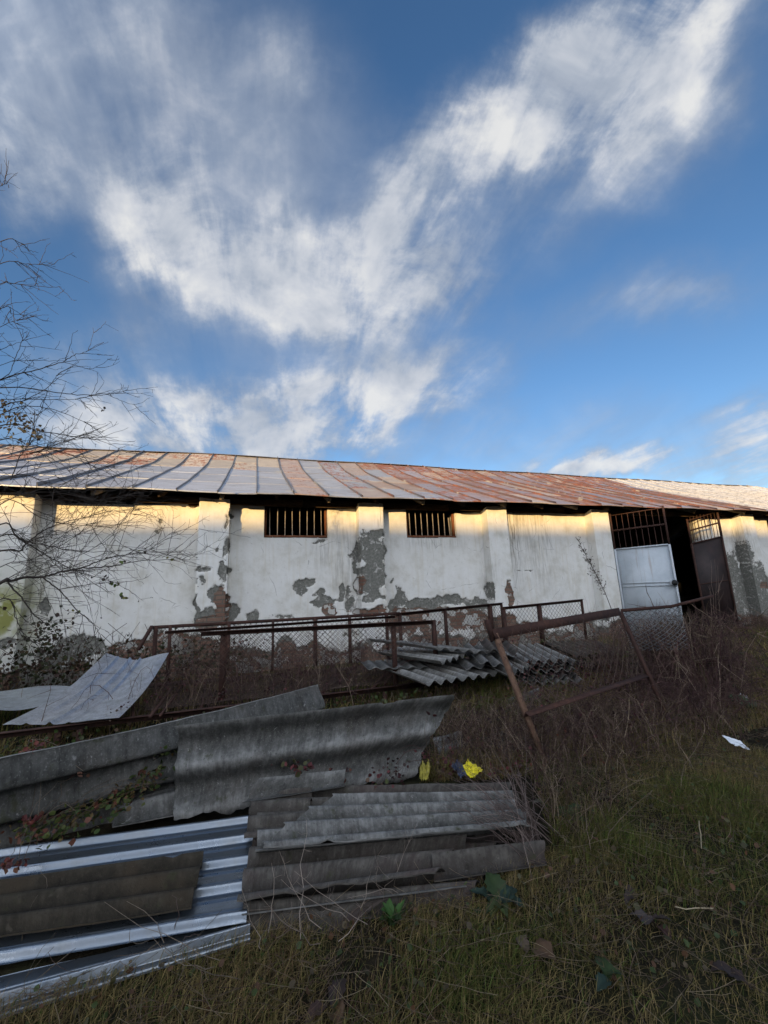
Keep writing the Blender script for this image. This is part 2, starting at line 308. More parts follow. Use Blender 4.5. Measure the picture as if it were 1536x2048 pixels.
def m_roof():
    m, nt, b = mat('roof_sheet'); P = pos(nt); c = attr(nt, 'col', 'Color'); rs = attr(nt, 'rust', 'Fac')
    n = noise(nt, P, 3.5, 7, .65); n2 = noise(nt, mapping(nt, P, (7, 1.2, 1.2)), 2.2, 6, .65); n3 = noise(nt, P, 24, 4, .6)
    col = mixc(nt, mth(nt, 'MULTIPLY', smooth(nt, n3, .45, .75), .35), c, C(.10, .09, .09))
    n4 = noise(nt, mapping(nt, P, (1.2, 5, 5)), 1.7, 6, .62); col = mixc(nt, mth(nt, 'MULTIPLY', smooth(nt, n4, .46, .70), .55), col, C(.12, .115, .12))
    f = smooth(nt, mth(nt, 'ADD', mth(nt, 'ADD', rs, mth(nt, 'MULTIPLY', mth(nt, 'SUBTRACT', n, .5), 1.1)), mth(nt, 'MULTIPLY', mth(nt, 'SUBTRACT', n2, .5), 1.0)), .36, .72)
    rust = ramp(nt, mth(nt, 'ADD', mth(nt, 'MULTIPLY', n3, .5), mth(nt, 'MULTIPLY', n2, .5)), (.3, (.085, .026, .018)), (.5, (.18, .055, .032)), (.7, (.29, .14, .07)))
    col = mixc(nt, f, col, rust)
    pale = mth(nt, 'MULTIPLY', smooth(nt, noise(nt, P, 2.1, 6, .6, .4), .60, .66), .6); col = mixc(nt, pale, col, C(.42, .40, .34))
    fin(nt, b, col, mth(nt, 'MULTIPLY_ADD', f, .35, .42), mth(nt, 'MULTIPLY', mth(nt, 'SUBTRACT', 1., f), .35), bump=mth(nt, 'ADD', n3, n2), bs=.2, bd=.01, spec=.4); return m
PLASTER = m_plaster()
RUST = m_rust('rusty_steel', (.022, .012, .010), (.050, .024, .018), (.095, .042, .026)); RUSTB = m_rust('rusty_steel_bright', (.075, .040, .028), (.15, .085, .055), (.24, .16, .11)); WIRE = m_rust('rusty_wire', (.04, .028, .025), (.075, .05, .04), (.11, .07, .05))
GWIRE = m_noise('grey_wire', (.10, .10, .10), (.22, .22, .22), 20, .6, .3)
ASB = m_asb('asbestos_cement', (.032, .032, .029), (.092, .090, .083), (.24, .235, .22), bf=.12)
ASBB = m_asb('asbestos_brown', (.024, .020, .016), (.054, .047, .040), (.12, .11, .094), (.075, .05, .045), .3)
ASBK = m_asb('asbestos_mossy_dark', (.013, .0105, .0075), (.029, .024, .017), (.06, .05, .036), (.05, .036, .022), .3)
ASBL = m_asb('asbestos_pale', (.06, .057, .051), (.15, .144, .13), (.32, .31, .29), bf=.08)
GALV = m_galv('galvanised_spangle', (.56, .62, .70), .36, True, .35); GALV2 = m_galv('galvanised_ribbed', (.21, .235, .26), .27, False, .6)
WOOD = m_noise('old_wood', (.035, .022, .015), (.11, .07, .045), 9, .9, stretch=(1, 1, 5)); WOODL = m_noise('pale_wood', (.20, .15, .10), (.42, .34, .25), 14, .85)
REDWOOD = m_noise('reddish_wood', (.10, .035, .018), (.24, .10, .05), 12, .85, stretch=(1, 1, .3))
def m_paint():
    m, nt, b = mat('bluish_white_paint'); P = pos(nt); n = noise(nt, P, 2.2, 6, .6); v = noise(nt, mapping(nt, P, (8, 8, .5)), 2.4, 5, .62); f = noise(nt, P, 30, 5, .65)
    c = ramp(nt, n, (.3, (.37, .41, .44)), (.7, (.50, .54, .565)))
    c = mixc(nt, mth(nt, 'MULTIPLY', smooth(nt, v, .56, .74), .45), c, C(.24, .17, .11)); c = mixc(nt, mth(nt, 'MULTIPLY', smooth(nt, f, .64, .72), .7), c, C(.16, .085, .05))
    fin(nt, b, c, .6, bump=n, bs=.25, bd=.03, spec=.35); return m
WHITEM = m_paint(); BLACKM = m_noise('dark_brown_sheet', (.012, .008, .008), (.035, .020, .018), 3, .6, spec=.3)
IRON = m_noise('bare_iron', (.16, .14, .12), (.38, .34, .30), 18, .6, .3); BLACK = m_noise('black_rubber', (.01, .01, .01), (.02, .02, .02), 10, .5)
CAVE = m_noise('dark_inner_wall', (.05, .045, .04), (.12, .11, .10), 3, .95)  # dark grey-brown mottle for the inner walls and the doorway post
ROOF = m_roof(); GRASS = m_attr('grass_blades', .7, .15, .25); STALK = m_attr('dry_stalks', .9, .1); LEAF = m_attr('leaf', .6, .3, .2)
BARK = m_noise('bark', (.035, .028, .024), (.085, .068, .056), 30, .9)
# ------------------------------------------------------------------ ground
def gh(x, y):
    return .05*(fbm(np.asarray(x)*.7+5, np.asarray(y)*.7, 3)-.5)
def make_ground():
    m, nt, b = mat('soil'); P = pos(nt)
    n = noise(nt, P, 1.3, 6, .6); n2 = noise(nt, P, 14, 6, .65)
    c = ramp(nt, n2, (.3, (.009, .007, .004)), (.55, (.022, .017, .010)), (.75, (.042, .033, .018)))
    c = mixc(nt, mth(nt, 'MULTIPLY', smooth(nt, n, .45, .62), .6), c, C(.028, .034, .012))
    fin(nt, b, c, .95, bump=n2, bs=.8, bd=.03, spec=.1)
    xs = np.concatenate([np.linspace(-400, -12, 12), np.arange(-10, 18, .12), np.linspace(20, 500, 12)])
    ys = np.concatenate([np.linspace(-300, -6, 10), np.arange(-5, 22, .12), np.linspace(24, 600, 12)])
    X, Y = np.meshgrid(xs, ys); Z = gh(X, Y)
    i = np.arange(X.size).reshape(X.shape)
    Q = np.stack([i[:-1, :-1], i[:-1, 1:], i[1:, 1:], i[1:, :-1]], -1).reshape(-1, 4)
    mb = MB(); mb.add(np.stack([X, Y, Z], -1), Q); o = mb.build('ground', m, None, True, origin=(0, 0, 0)); tag(o, kind='structure')
    # the ridge behind the viewer whose shade lies over the yard
    d = np.array([0, 1., 0]); side = np.array([1., 0, 0])
    s = np.linspace(-260, 260, 160); prof = [(-90, -1), (-60, .8), (-46, .97), (-40, 1.), (-35, .93), (-26, .45), (-18, -.1)]
    H0 = 2.86+(40+8.61)/math.cos(SUN_AZ)*math.tan(SUN_EL)
    V = []
    for k, hh in prof:
        top = H0*(1+0*s)+ (.16*(fbm(s*.12, s*0, 3)-.5))
        V.append(np.stack([d[0]*k+side[0]*s, d[1]*k+side[1]*s, np.where(hh > 0, hh*top, hh)], -1))
    V = np.array(V); i = np.arange(V.shape[0]*V.shape[1]).reshape(V.shape[:2])
    Q = np.stack([i[:-1, :-1], i[1:, :-1], i[1:, 1:], i[:-1, 1:]], -1).reshape(-1, 4)
    mb = MB(); mb.add(V, Q); tag(mb.build('hill', m, None, True, origin=(0, 0, 0)), kind='structure')
make_ground()
# ------------------------------------------------------------------ barn
YP, YW = 8.614, 8.90
BAY, PX0, PW = 3.2549, -3.730, .567
PIL = [(PX0+BAY*i-PW, PX0+BAY*i) for i in range(-2, 5)] + [(14.62, 15.2)] + [(14.62+BAY*i, 15.2+BAY*i) for i in range(1, 4)]
XL, XR = -10.9, 25.2
WTOP = 3.352
W1 = (.203, 1.556, 2.67, 3.375); W2 = (3.437, 4.738, 2.68, 3.353); W3 = (16.3, 17.7, 2.6, 3.3); GATE = (9.31, 13.15, -.1, 3.6)
PATCH = [  # px, py, rx, ry, loss, brick
 (455, 1095, 8, 22, .8, 0), (447, 1142, 9, 28, .8, 0), (428, 1190, 16, 24, .8, .2), (412, 1226, 26, 11, .9, .3), (442, 1212, 15, 40, 1, 1), (425, 1246, 34, 14, 1.2, 1), (405, 1135, 16, 9, .7, 0),
 (401, 1160, 9, 17, .75, 0), (434, 1097, 6, 9, .7, 0), (392, 1190, 6, 60, .6, 0), (428, 1004, 22, 5, .7, 0), (455, 1040, 5, 30, .6, 0),
 (598, 1172, 20, 17, .85, 0), (622, 1163, 12, 9, .7, 0), (641, 1186, 14, 9, .75, 0), (652, 1206, 30, 14, .95, .3), (680, 1188, 8, 20, .85, 0), (662, 1222, 20, 16, .9, .7), (702, 1212, 9, 24, .75, 0), (695, 1180, 5, 20, .55, 0),
 (466, 1226, 15, 17, .9, 0), (507, 1231, 14, 11, .85, 0), (575, 1232, 40, 6, .6, 0), (642, 1084, 30, 5, .55, 0), (465, 1030, 6, 25, .5, 0),
 (745, 1100, 32, 34, 1.1, 0), (744, 1150, 30, 34, 1.0, .1), (722, 1168, 9, 14, 1., 1), (720, 1130, 8, 40, .8, .3), (747, 1192, 26, 10, .7, .2), (745, 1224, 32, 11, 1., 1), (752, 1068, 22, 10, .7, 0), (772, 1140, 6, 40, .7, 0),
 (800, 1192, 11, 26, .9, 0), (850, 1207, 60, 12, 1.0, .2), (905, 1202, 46, 10, .95, .1), (955, 1208, 26, 10, .9, .2), (785, 1160, 5, 12, .7, 0), (787, 1215, 12, 14, .9, .3), (870, 1242, 110, 24, 1.1, 1), (820, 1225, 50, 12, 1, .7),
 (1021, 1188, 8, 26, 1., 1), (987, 1182, 4, 24, .8, 0), (1012, 1250, 40, 24, 1., 1), (1075, 1253, 60, 14, .9, .8), (1017, 1062, 4, 28, .6, 0), (1050, 1145, 30, 3, .6, 0), (1180, 1235, 40, 14, .6, .3),
 (268, 1297, 46, 16, 1., 1), (232, 1316, 34, 20, 1., .6), (140, 1300, 70, 30, .9, .2), (350, 1300, 90, 34, 1.1, 1), (322, 1060, 18, 7, .65, 0), (305, 1070, 10, 7, .6, 0), (320, 1045, 8, 8, .6, 0),
 (20, 1372, 80, 30, 1.1, 1), (92, 1212, 15, 22, .75, 0), (10, 1290, 30, 14, .8, .4), (110, 1330, 26, 30, .9, 0), (180, 1290, 30, 20, .8, .3), (385, 1005, 14, 5, .8, .9),
 (1505, 1180, 46, 44, 1.4, .15), (1490, 1225, 70, 40, 1.4, .2), (1470, 1180, 22, 80, 1.3, .0), (1500, 1110, 9, 26, .9, 0), (1532, 1172, 10, 8, 1.2, 1), (1450, 1230, 30, 40, 1.2, 0)]
_pt = []
def wallplane(px, py):
    x = aY(px, py, YP)[0]; return YP if any(a-.02 < x < b_+.02 for a, b_ in PIL) else YW
for px, py, rx, ry, a, kb in PATCH:
    yy = wallplane(px, py); c = aY(px, py, yy); e = aY(px+5, py, yy)-c; g_ = aY(px, py+5, yy)-c
    _pt.append((c[0], c[2], rx*abs(e[0])/5, ry*abs(g_[2])/5, a, kb))
STAIN = [(1027, 1070, 14, 75, 1.), (1075, 1080, 30, 80, .55), (1045, 1040, 40, 20, .6), (325, 1050, 16, 30, .7), (690, 1120, 26, 90, .5), (90, 1160, 24, 110, .6), (645, 1100, 18, 40, .5), (110, 1040, 6, 50, .9), (865, 1085, 55, 12, .45),
         (1495, 1090, 14, 40, .8), (985, 1150, 14, 40, .3), (760, 1040, 10, 22, .5), (590, 1015, 60, 4, .4), (270, 1130, 60, 60, .18)]
_sn = []
for px, py, rx, ry, a in STAIN:
    yy = wallplane(px, py); c = aY(px, py, yy); e = aY(px+5, py, yy)-c; g_ = aY(px, py+5, yy)-c
    _sn.append((c[0], c[2], rx*abs(e[0])/5, ry*abs(g_[2])/5, a))
_ms = aY(5, 1225, YP)
def wallfields(X, Z):
    nz = fbm(X*3.1, Z*3.1, 5)-.5; nb = fbm(X*9+40, Z*9, 3)-.5
    wx = X+.12*(fbm(X*5+9, Z*5, 5)-.5)*2; wz = Z+.12*(fbm(X*5, Z*5+31, 5)-.5)*2; gm = .45+1.1*fbm(X*6.3+70, Z*6.3, 4)
    d = np.zeros_like(X); k = np.zeros_like(X); s = np.zeros_like(X)
    for cx, cz, rx, rz, a, kb in _pt:
        g = np.exp(-((wx-cx)/rx)**2-((wz-cz)/rz)**2); d = np.maximum(d, a*g*gm); k = np.maximum(k, kb*np.minimum(1, g*1.5))
    low = np.clip((.62+.5*nz-Z)/.5, 0, 1); d = np.maximum(d, low*1.0); k = np.maximum(k, low*.9+nz*.6*low)
    d = d+nz*.46+nb*.22+.07
    for cx, cz, rx, rz, a in _sn: s = np.maximum(s, a*np.exp(-((X-cx)/rx)**2-((Z-cz)/rz)**2))
    s = np.maximum(s, .35*np.clip((.9-Z)/.9, 0, 1))
    ms = np.exp(-((X-_ms[0])/.42)**2-((Z-_ms[2])/.62)**2)*1.2
    return d, k, s, ms
def plaster_grid(mb, path, zs, holes=(), topfn=None, normal=None):
    """path: list of (x, y, nx, ny); zs rows"""
    path = np.array(path); X = np.broadcast_to(path[:, 0], (len(zs), len(path))).copy(); Y = np.broadcast_to(path[:, 1], X.shape).copy()
    Z = np.broadcast_to(np.asarray(zs)[:, None], X.shape).copy()
    if topfn is not None:
        tp = topfn(path[:, 0], path[:, 1]); Z = Z[0]+(Z-Z[0])*((tp-Z[0])/(Z[-1]-Z[0]))
    d, k, s, ms = wallfields(X, Z)
    t = np.clip((d-.44)/.10, 0, 1); t = t*t*(3-2*t)
    off = -.020*t-.016*t*np.clip((k-.4)*3, 0, 1)*(.4+.6*fbm(X*8, Z*13, 2)) + .010*np.exp(-((d-.40)/.045)**2)*vnoise(X*6, Z*6) + .016*(fbm(X*2.2, Z*2.2+X, 4)-.5)+.006*(fbm(X*14, Z*14, 3)-.5)
    Xo = X+off*path[:, 2]; Yo = Y+off*path[:, 3]
    i = np.arange(X.size).reshape(X.shape)
    Q = np.stack([i[:-1, :-1], i[:-1, 1:], i[1:, 1:], i[1:, :-1]], -1).reshape(-1, 4)
    if holes:
        cx = (X[:-1, :-1]+X[1:, 1:]).ravel()/2; cz = (Z[:-1, :-1]+Z[1:, 1:]).ravel()/2; keep = np.ones(len(Q), bool)
        for a, b_, c_, e_ in holes: keep &= ~((cx > a) & (cx < b_) & (cz > c_) & (cz < e_))
        Q = Q[keep]
    mb.add(np.stack([Xo, Yo, Z], -1), Q, dmg=d.ravel(), brk=k.ravel(), stain=s.ravel(), moss=ms.ravel())
def boxm(mb, x0, x1, y0, y1, z0, z1, **at):
    v = [(x0, y0, z0), (x1, y0, z0), (x1, y1, z0), (x0, y1, z0), (x0, y0, z1), (x1, y0, z1), (x1, y1, z1), (x0, y1, z1)]
    mb.add(v, [(0, 1, 5, 4), (1, 2, 6, 5), (2, 3, 7, 6), (3, 0, 4, 7), (4, 5, 6, 7), (3, 2, 1, 0)], **at)
barn = empty('barn', (2, YW, 0)); tag(barn, 'long low barn with peeling whitewashed walls, buttress piers and a rusty sheet metal roof', 'barn')
def build_wall():
    mb = MB(); STEP = .025
    zs = np.arange(-.08, WTOP+.001, STEP)
    xs = np.arange(XL, XR, STEP); xs = np.unique(np.concatenate([xs, [W1[0], W1[1], W2[0], W2[1], W3[0], W3[1], GATE[0], GATE[1]]]))
    plaster_grid(mb, [(x, YW, 0, -1) for x in xs], zs, (W1, W2, W3, GATE), topfn=lambda x, y: WTOP-.01+.05*(fbm(x*2.1, x*0+3, 3)-.5)-.03*(vnoise(x*1.1+4, x*0) > .62))
    # masonry behind the plaster, so that reveals have depth
    cuts = [XL, W1[0], W1[1], W2[0], W2[1], GATE[0], GATE[1], W3[0], W3[1], XR]
    z4 = dict(dmg=np.full(8, .1), brk=np.zeros(8), stain=np.full(8, .25), moss=np.zeros(8))
    for a, b_ in ((XL, W1[0]), (W1[1], W2[0]), (W2[1], GATE[0]), (GATE[1], W3[0]), (W3[1], XR)): boxm(mb, a, b_, YW+.03, YW+.34, -.1, WTOP-.045, **z4)
    for q in (W1, W2, W3): boxm(mb, q[0], q[1], YW+.031, YW+.339, -.1, q[2]-.004, **z4)
    # strips that close the plaster edge to the masonry at openings
    for q in (W1, W2, W3, GATE):
        for x in (q[0], q[1]):
            z0 = max(q[2], -.08); s = .0035 if x == q[0] else -.0035
            mb.add([(x+s, YW-.004, z0), (x+s, YW+.032, z0), (x+s, YW+.032, WTOP-.045), (x+s, YW-.004, WTOP-.045)], [(0, 1, 2, 3)], dmg=[.1]*4, brk=[0]*4, stain=[.3]*4, moss=[0]*4)
        if q is not GATE: mb.add([(q[0], YW-.004, q[2]+.003), (q[1], YW-.004, q[2]+.003), (q[1], YW+.034, q[2]+.003), (q[0], YW+.034, q[2]+.003)], [(0, 1, 2, 3)], dmg=[.1]*4, brk=[0]*4, stain=[.6]*4, moss=[0]*4)
    mb.build('wall', PLASTER, barn, True)
    for n, (a, b_) in enumerate(PIL):
        mb = MB(); j = RS.rand()*.05
        nx = np.arange(0, PW+.001, STEP); ny = np.linspace(YW+.02, YP, 13)
        path = [(a, y, -1, 0) for y in ny] + [(a+.004, YP-.003, -.7, -.7)] + [(a+t, YP, 0, -1) for t in nx[1:-1]] + [(b_-.004, YP-.003, .7, -.7)] + [(b_, y, 1, 0) for y in ny[::-1]]
        ztop = 3.42
        plaster_grid(mb, path, np.arange(-.08, ztop+.001, STEP), topfn=lambda x, y: ztop+.05*(fbm(x*4+n, y*4, 3)-.5)-.09*np.clip((y-YP)/.29, 0, 1))
        c = np.array([(x, y) for x, y, _, _ in path]); zt = ztop-.02
        mb.add([(a, YP, zt), (b_, YP, zt), (b_, YW+.02, zt-.09), (a, YW+.02, zt-.09)], [(0, 1, 2, 3)], dmg=[.9]*4, brk=[.2]*4, stain=[.3]*4, moss=[0]*4)
        mb.build('pilaster', PLASTER, barn, True)
    # the rest of the shell: back and end walls, dark inside
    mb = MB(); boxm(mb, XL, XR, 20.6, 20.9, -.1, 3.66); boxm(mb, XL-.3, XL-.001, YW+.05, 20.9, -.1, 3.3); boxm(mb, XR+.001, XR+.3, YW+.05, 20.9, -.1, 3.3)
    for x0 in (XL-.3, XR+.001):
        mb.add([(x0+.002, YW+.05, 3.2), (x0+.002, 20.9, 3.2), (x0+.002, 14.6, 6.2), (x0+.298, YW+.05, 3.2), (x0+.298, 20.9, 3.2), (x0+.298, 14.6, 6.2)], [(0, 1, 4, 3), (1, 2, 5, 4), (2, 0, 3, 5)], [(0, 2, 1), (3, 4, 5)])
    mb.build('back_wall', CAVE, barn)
build_wall()
def ridge_z(x): return 6.36-.10*np.clip((-x)/6, 0, 3)-.03*np.sin(x*.9)*.6
EZ, EY, RY = 3.455, 8.20, 14.61
def roof_pt(x, t):
    """t 0 at the eave, 1 at the ridge"""
    y = EY+(RY-EY)*t; k = .735
    zl = np.where(t < k, t*.94, k*.94+(t-k)*(1-k*.94)/(1-k))
    z = EZ+(ridge_z(x)-EZ)*zl - .03*np.sin(math.pi*t)+.012*np.sin(x*2.3+t*5)
    return y, z
def build_roof():
    mb = MB(); PWD = .715; x = -11.4; xi = 0
    cols = []
    while x < 26: cols.append((x, x+PWD)); x += PWD
    grey = np.array([.33, .36, .42]); 
    for ci, (a, b_) in enumerate(cols):
        mid = (a+b_)/2; rows = [0]; 
        while rows[-1] < 1: rows.append(min(1, rows[-1]+.19+.05*RS.rand()))
        if rows[-1]-rows[-2] < .08: rows.pop(-2)
        lift0 = .012*RS.rand()
        for ri in range(len(rows)-1):
            t0, t1 = rows[ri], rows[ri+1]; u = RS.rand(); top = t0 > .6
            if mid < 1.0:
                c = grey*(.85+.35*RS.rand()); rust = .10+.10*u
                if top: c = np.array([.50, .44, .36])*(.8+.4*u); rust = .42+.2*RS.rand() if u > .4 else .15
            elif mid < 4.2:
                c = [np.array([.36, .30, .27]), np.array([.42, .34, .27]), grey*.95, np.array([.38, .27, .20])][RS.randint(4)]*(.85+.3*u); rust = [.2, .35, .1, .42][RS.randint(4)]+.12*(t0 > .3)
                if 1.7 < mid < 2.4: c = grey*1.0; rust = .14
                if .95 < mid < 1.7: rust = .36; c = np.array([.40, .32, .29])
            elif mid < 15.6+3.0*(1-t0)*0:
                c = [np.array([.33, .27, .27]), np.array([.30, .19, .15]), np.array([.48, .40, .33]), np.array([.32, .30, .34])][RS.randint(4)]*(.85+.3*u); rust = .26+.38*RS.rand()-.14*(t0 < .12)
            else:
                c = np.array([.72, .70, .66])*(.9+.2*u); rust = -.15
                if mid < 18.5: c *= .9
            n1, n2_ = 6, 5
            xs = np.linspace(a+.004, b_-.004, n1); ts = np.linspace(t0 - (.012 if ri else 0), t1, n2_)
            Xg, Tg = np.meshgrid(xs, ts); 
            if ri == 0: Tg = Tg - (1-(Tg-Tg.min())/(Tg.max()-Tg.min()+1e-9))*(.006*RS.rand()+.006*(vnoise(Xg*3, Xg*0)))
            Yg, Zg = roof_pt(Xg, Tg)
            Zg = Zg+lift0+.009*(1-(Tg-t0)/(t1-t0))+.02*(fbm(Xg*1.8+ci, Tg*9, 3)-.5)+ (.03*RS.rand()*(Tg-t0 < .02)*(RS.rand() < .03))
            i = np.arange(Xg.size).reshape(Xg.shape); Q = np.stack([i[:-1, :-1], i[:-1, 1:], i[1:, 1:], i[1:, :-1]], -1).reshape(-1, 4)
            mb.add(np.stack([Xg, Yg, Zg], -1), Q, col=np.repeat([c], Xg.size, 0), rust=np.full(Xg.size, rust))
            # turned-down lip so that the sheet has a visible edge
            e = i[0]; V = np.stack([Xg[0], Yg[0]+.002, Zg[0]-.02], -1); n0 = len(e)
            mb.add(np.concatenate([np.stack([Xg[0], Yg[0], Zg[0]], -1), V]), [(k, k+1, n0+k+1, n0+k) for k in range(n0-1)], col=np.repeat([c*.8], 2*n0, 0), rust=np.full(2*n0, rust+.1))
        # standing seam
        ts = np.linspace(-.006, 1, 18); yy, zz = roof_pt(np.full(18, b_), ts); w_ = .011 if b_ < 2.5 else .009; h_ = (.052 if b_ < 2.5 else .046)+.015*RS.rand()
        hh = h_*(.75+.5*vnoise(ts*9+ci, ts*0)); ww = .012*(vnoise(ts*7+3*ci, ts*0)-.5)
        V = np.stack([np.stack([b_+ww*0-w_, yy, zz+.004], -1) if 0 else np.stack([np.full(18, b_-w_), yy, zz-.005], -1), np.stack([b_-w_*.8+ww, yy, zz+hh], -1), np.stack([b_+w_*.8+ww, yy, zz+hh], -1), np.stack([np.full(18, b_+w_), yy, zz-.005], -1)], 1)
        i = np.arange(72).reshape(18, 4)
        Q = np.concatenate([np.stack([i[:-1, k], i[:-1, k+1], i[1:, k+1], i[1:, k]], -1) for k in range(3)]); Q = np.concatenate([Q, [[0, 1, 2, 3]]])
        sc = np.array([.11, .11, .12]) if b_ < 4 else (np.array([.16, .10, .09]) if b_ < 15.6 else np.array([.6, .58, .55]))  # left and middle seams coloured dark to stand in for their cast shadow
        mb.add(V.reshape(-1, 3), Q, col=np.repeat([sc], 72, 0), rust=np.full(72, .1 if b_ < 2 or b_ > 15.6 else .45))
    r = mb.build('roof', ROOF, barn)
    # boarding under the sheets and the far slope
    mb = MB(); xs = np.linspace(-11.4, 26.2, 60)
    for (y0, t0), (y1, t1) in (((EY+.05, .008), (RY, 1)),):
        ya, za = roof_pt(xs, np.full(60, t0)); yb, zb = roof_pt(xs, np.full(60, .735)); yc, zc2 = roof_pt(xs, np.full(60, 1.))
        V = np.stack([np.stack([xs, ya, za-.045], -1), np.stack([xs, yb, zb-.06], -1), np.stack([xs, yc, zc2-.06], -1), np.stack([xs, np.full(60, 21.1), np.full(60, 3.4)], -1)], 0)
        i = np.arange(240).reshape(4, 60); Q = np.stack([i[:-1, :-1], i[:-1, 1:], i[1:, 1:], i[1:, :-1]], -1).reshape(-1, 4); mb.add(V, Q)
    mb.build('roof_boarding', WOOD, barn)
    mb = MB(); rz = ridge_z(xs)
    V = np.stack([np.stack([xs, np.full(60, RY-.13), rz-.045+.03], -1), np.stack([xs, np.full(60, RY), rz+.045], -1), np.stack([xs, np.full(60, RY+.13), rz-.045], -1)], 0)
    i = np.arange(180).reshape(3, 60); Q = np.stack([i[:-1, :-1], i[:-1, 1:], i[1:, 1:], i[1:, :-1]], -1).reshape(-1, 4)
    mb.add(V, Q, col=np.repeat([[.42, .36, .30]], 180, 0), rust=np.full(180, .3)); mb.build('ridge_cap', ROOF, barn)
    # timber at the eave
    mb = MB(); x = XL
    while x < XR:
        l = 3.2+RS.rand(); bar(mb, (x, YW+.17, WTOP+.10+.015*RS.rand()), (min(x+l, XR), YW+.17, WTOP+.10+.015*RS.rand()), .16, .14); x += l+.01
    mb.build('wall_plate', WOOD, barn)
    for k, x in enumerate(np.arange(XL+.5, XR, 1.085)):
        mb = MB(); xx = x+.08*(RS.rand()-.5); y1, z1 = roof_pt(np.array(xx), np.array(.66)); y0, z0 = roof_pt(np.array(xx), np.array(.035))
        bar(mb, (xx, float(y0), float(z0)-.12), (xx, float(y1), float(z1)-.17), .07, .12)
        mb.build('rafter', WOODL if k % 2 else WOOD, barn)
build_roof()
def build_window(q, bars, bent=False, broken=False):
    e = empty('window'); e.parent = barn; e.location = (q[0]-2, 0, q[2])
    mb = MB(); y0, y1 = YW+.05, YW+.13; t = .045; x0, x1, z0, z1 = q[0]+.006, q[1]-.006, q[2]+.008, q[3]-.01
    boxm(mb, x0, x1, y0-.03, y1, z0, z0+t); boxm(mb, x0, x0+t, y0+.001, y1-.001, z0+t, z1-t); boxm(mb, x1-t, x1, y0+.001, y1-.001, z0+t, z1-t)
    mb.build('window_frame', REDWOOD, e)
    mb = MB()
    if broken:
        bar(mb, (x0+.1, y0+.03, z0+.05), (x1-.5, y0+.03, z1-.05), .06, .05, (0, 1, 0)); mb.build('broken_slat', WOOD, e); return
    xs = np.linspace(x0+t+.07, x1-t-.07, bars); P = []
    for i, x in enumerate(xs):
        top = z1-t+.01; dx = .015*(RS.rand()-.5)
        if bent and i == bars-1: top -= .12; x -= .01; dx = -.02
        P.append([(x, y0+.03, z0+t-.01), (x+dx*.5, y0+.03, (z0+top)/2), (x+dx, y0+.03, top)])
    tubes(mb, P, .011, 6); mb.build('window_bars', IRON, e)
build_window(W1, 8); build_window(W2, 8, bent=True); build_window(W3, 1, broken=True)
def lerp(a, b_, t): return np.asarray(a)*(1-t)+np.asarray(b_)*t
def gate_leaf(bl, br_, tl, tr, kind):
    """corners bottom-left, bottom-right, top-left, top-right as seen from the yard"""
    bl, br_, tl, tr = map(np.asarray, (bl, br_, tl, tr)); e = empty('gate_leaf'); e.parent = barn; e.location = bl-np.array(barn.location)
    A = lambda s, t: lerp(lerp(bl, br_, s), lerp(tl, tr, s), t)
    n = unit(np.cross(br_-bl, tl-bl))
    if n[1] > 0: n = -n
    split = .70 if kind == 'white' else .77
    m1 = WHITEM if kind == 'white' else BLACKM; m2 = RUST
    mb = MB()
    v = [A(.02, .01), A(.98, .01), A(.98, split), A(.02, split)]; v = v+[p-n*.01 for p in v]
    mb.add(v, [(0, 1, 2, 3), (7, 6, 5, 4), (0, 4, 5, 1), (1, 5, 6, 2), (2, 6, 7, 3), (3, 7, 4, 0)])
    mb.build('gate_sheet', m1, e)
    mb = MB(); fm = m1 if kind == 'white' else RUST
    o_ = n*.008
    bar(mb, A(.0, .0)+o_, A(.0, split)+o_, .045, .045, n); bar(mb, A(1, 0)+o_, A(1, split)+o_, .045, .045, n)
    for t in ((.395, .42) if kind == 'white' else (.4,)):
        bar(mb, A(.022, t)+o_*1.6, A(.978, t)+o_*1.6, .02, .025, (0, 0, 1))
    bar(mb, A(.022, split)+o_*1.5, A(.978, split)+o_*1.5, .035, .035)
    mb.build('gate_frame', fm, e)
    mb = MB(); mt = split+(1-split)*.52
    bar(mb, A(0, split)+n*.006, A(0, 1)+n*.006, .04, .04, n); bar(mb, A(1, split)+n*.006, A(1, 1)+n*.006, .045, .045, n)
    bar(mb, A(.022, mt)+n*.012, A(.978, mt)+n*.012, .035, .045); bar(mb, A(.022, .985)+n*.008, A(.978, .985)+n*.008, .02, .02)
    P = [[A(s, split+.006), A(s, (split+1)/2)+n*.004*RS.randn(), A(s, 1.01 if kind == 'black' else .985)] for s in np.linspace(.11, .9, 8)]
    tubes(mb, P, .009, 5); mb.build('gate_grille', RUST, e)
    if kind == 'white':
        mb = MB(); c = A(.985, .41)+n*.09; d = unit(n+np.array([.5, 0, 0])); 
        tubes(mb, [[c-d*.10, c-d*.05, c]], .075, 16); h = mb.build('pipe_collar', WHITEM, e, True)
        mb = MB(); tubes(mb, [[c-d*.06, c+d*.0005, c+d*.001]], np.array([[.064, .064, .001]]), 16); mb.build('pipe_bore', BLACK, e)
    return e
gate_leaf((9.33, 8.60, .05), (10.03, 7.60, .03), (9.33, 8.60, 3.31), (10.03, 7.60, 3.345), 'white')
gate_leaf((12.24, 8.62, .03), (13.24, 8.44, .02), (12.24, 8.62, 3.22), (13.24, 8.40, 3.47), 'black')
# grey post standing inside the dark doorway
mb = MB(); bar(mb, (12.02, 9.3, 0), (11.98, 9.3, 1.75), .22, .22, (0, 1, 0)); mb.build('door_post', CAVE, barn)
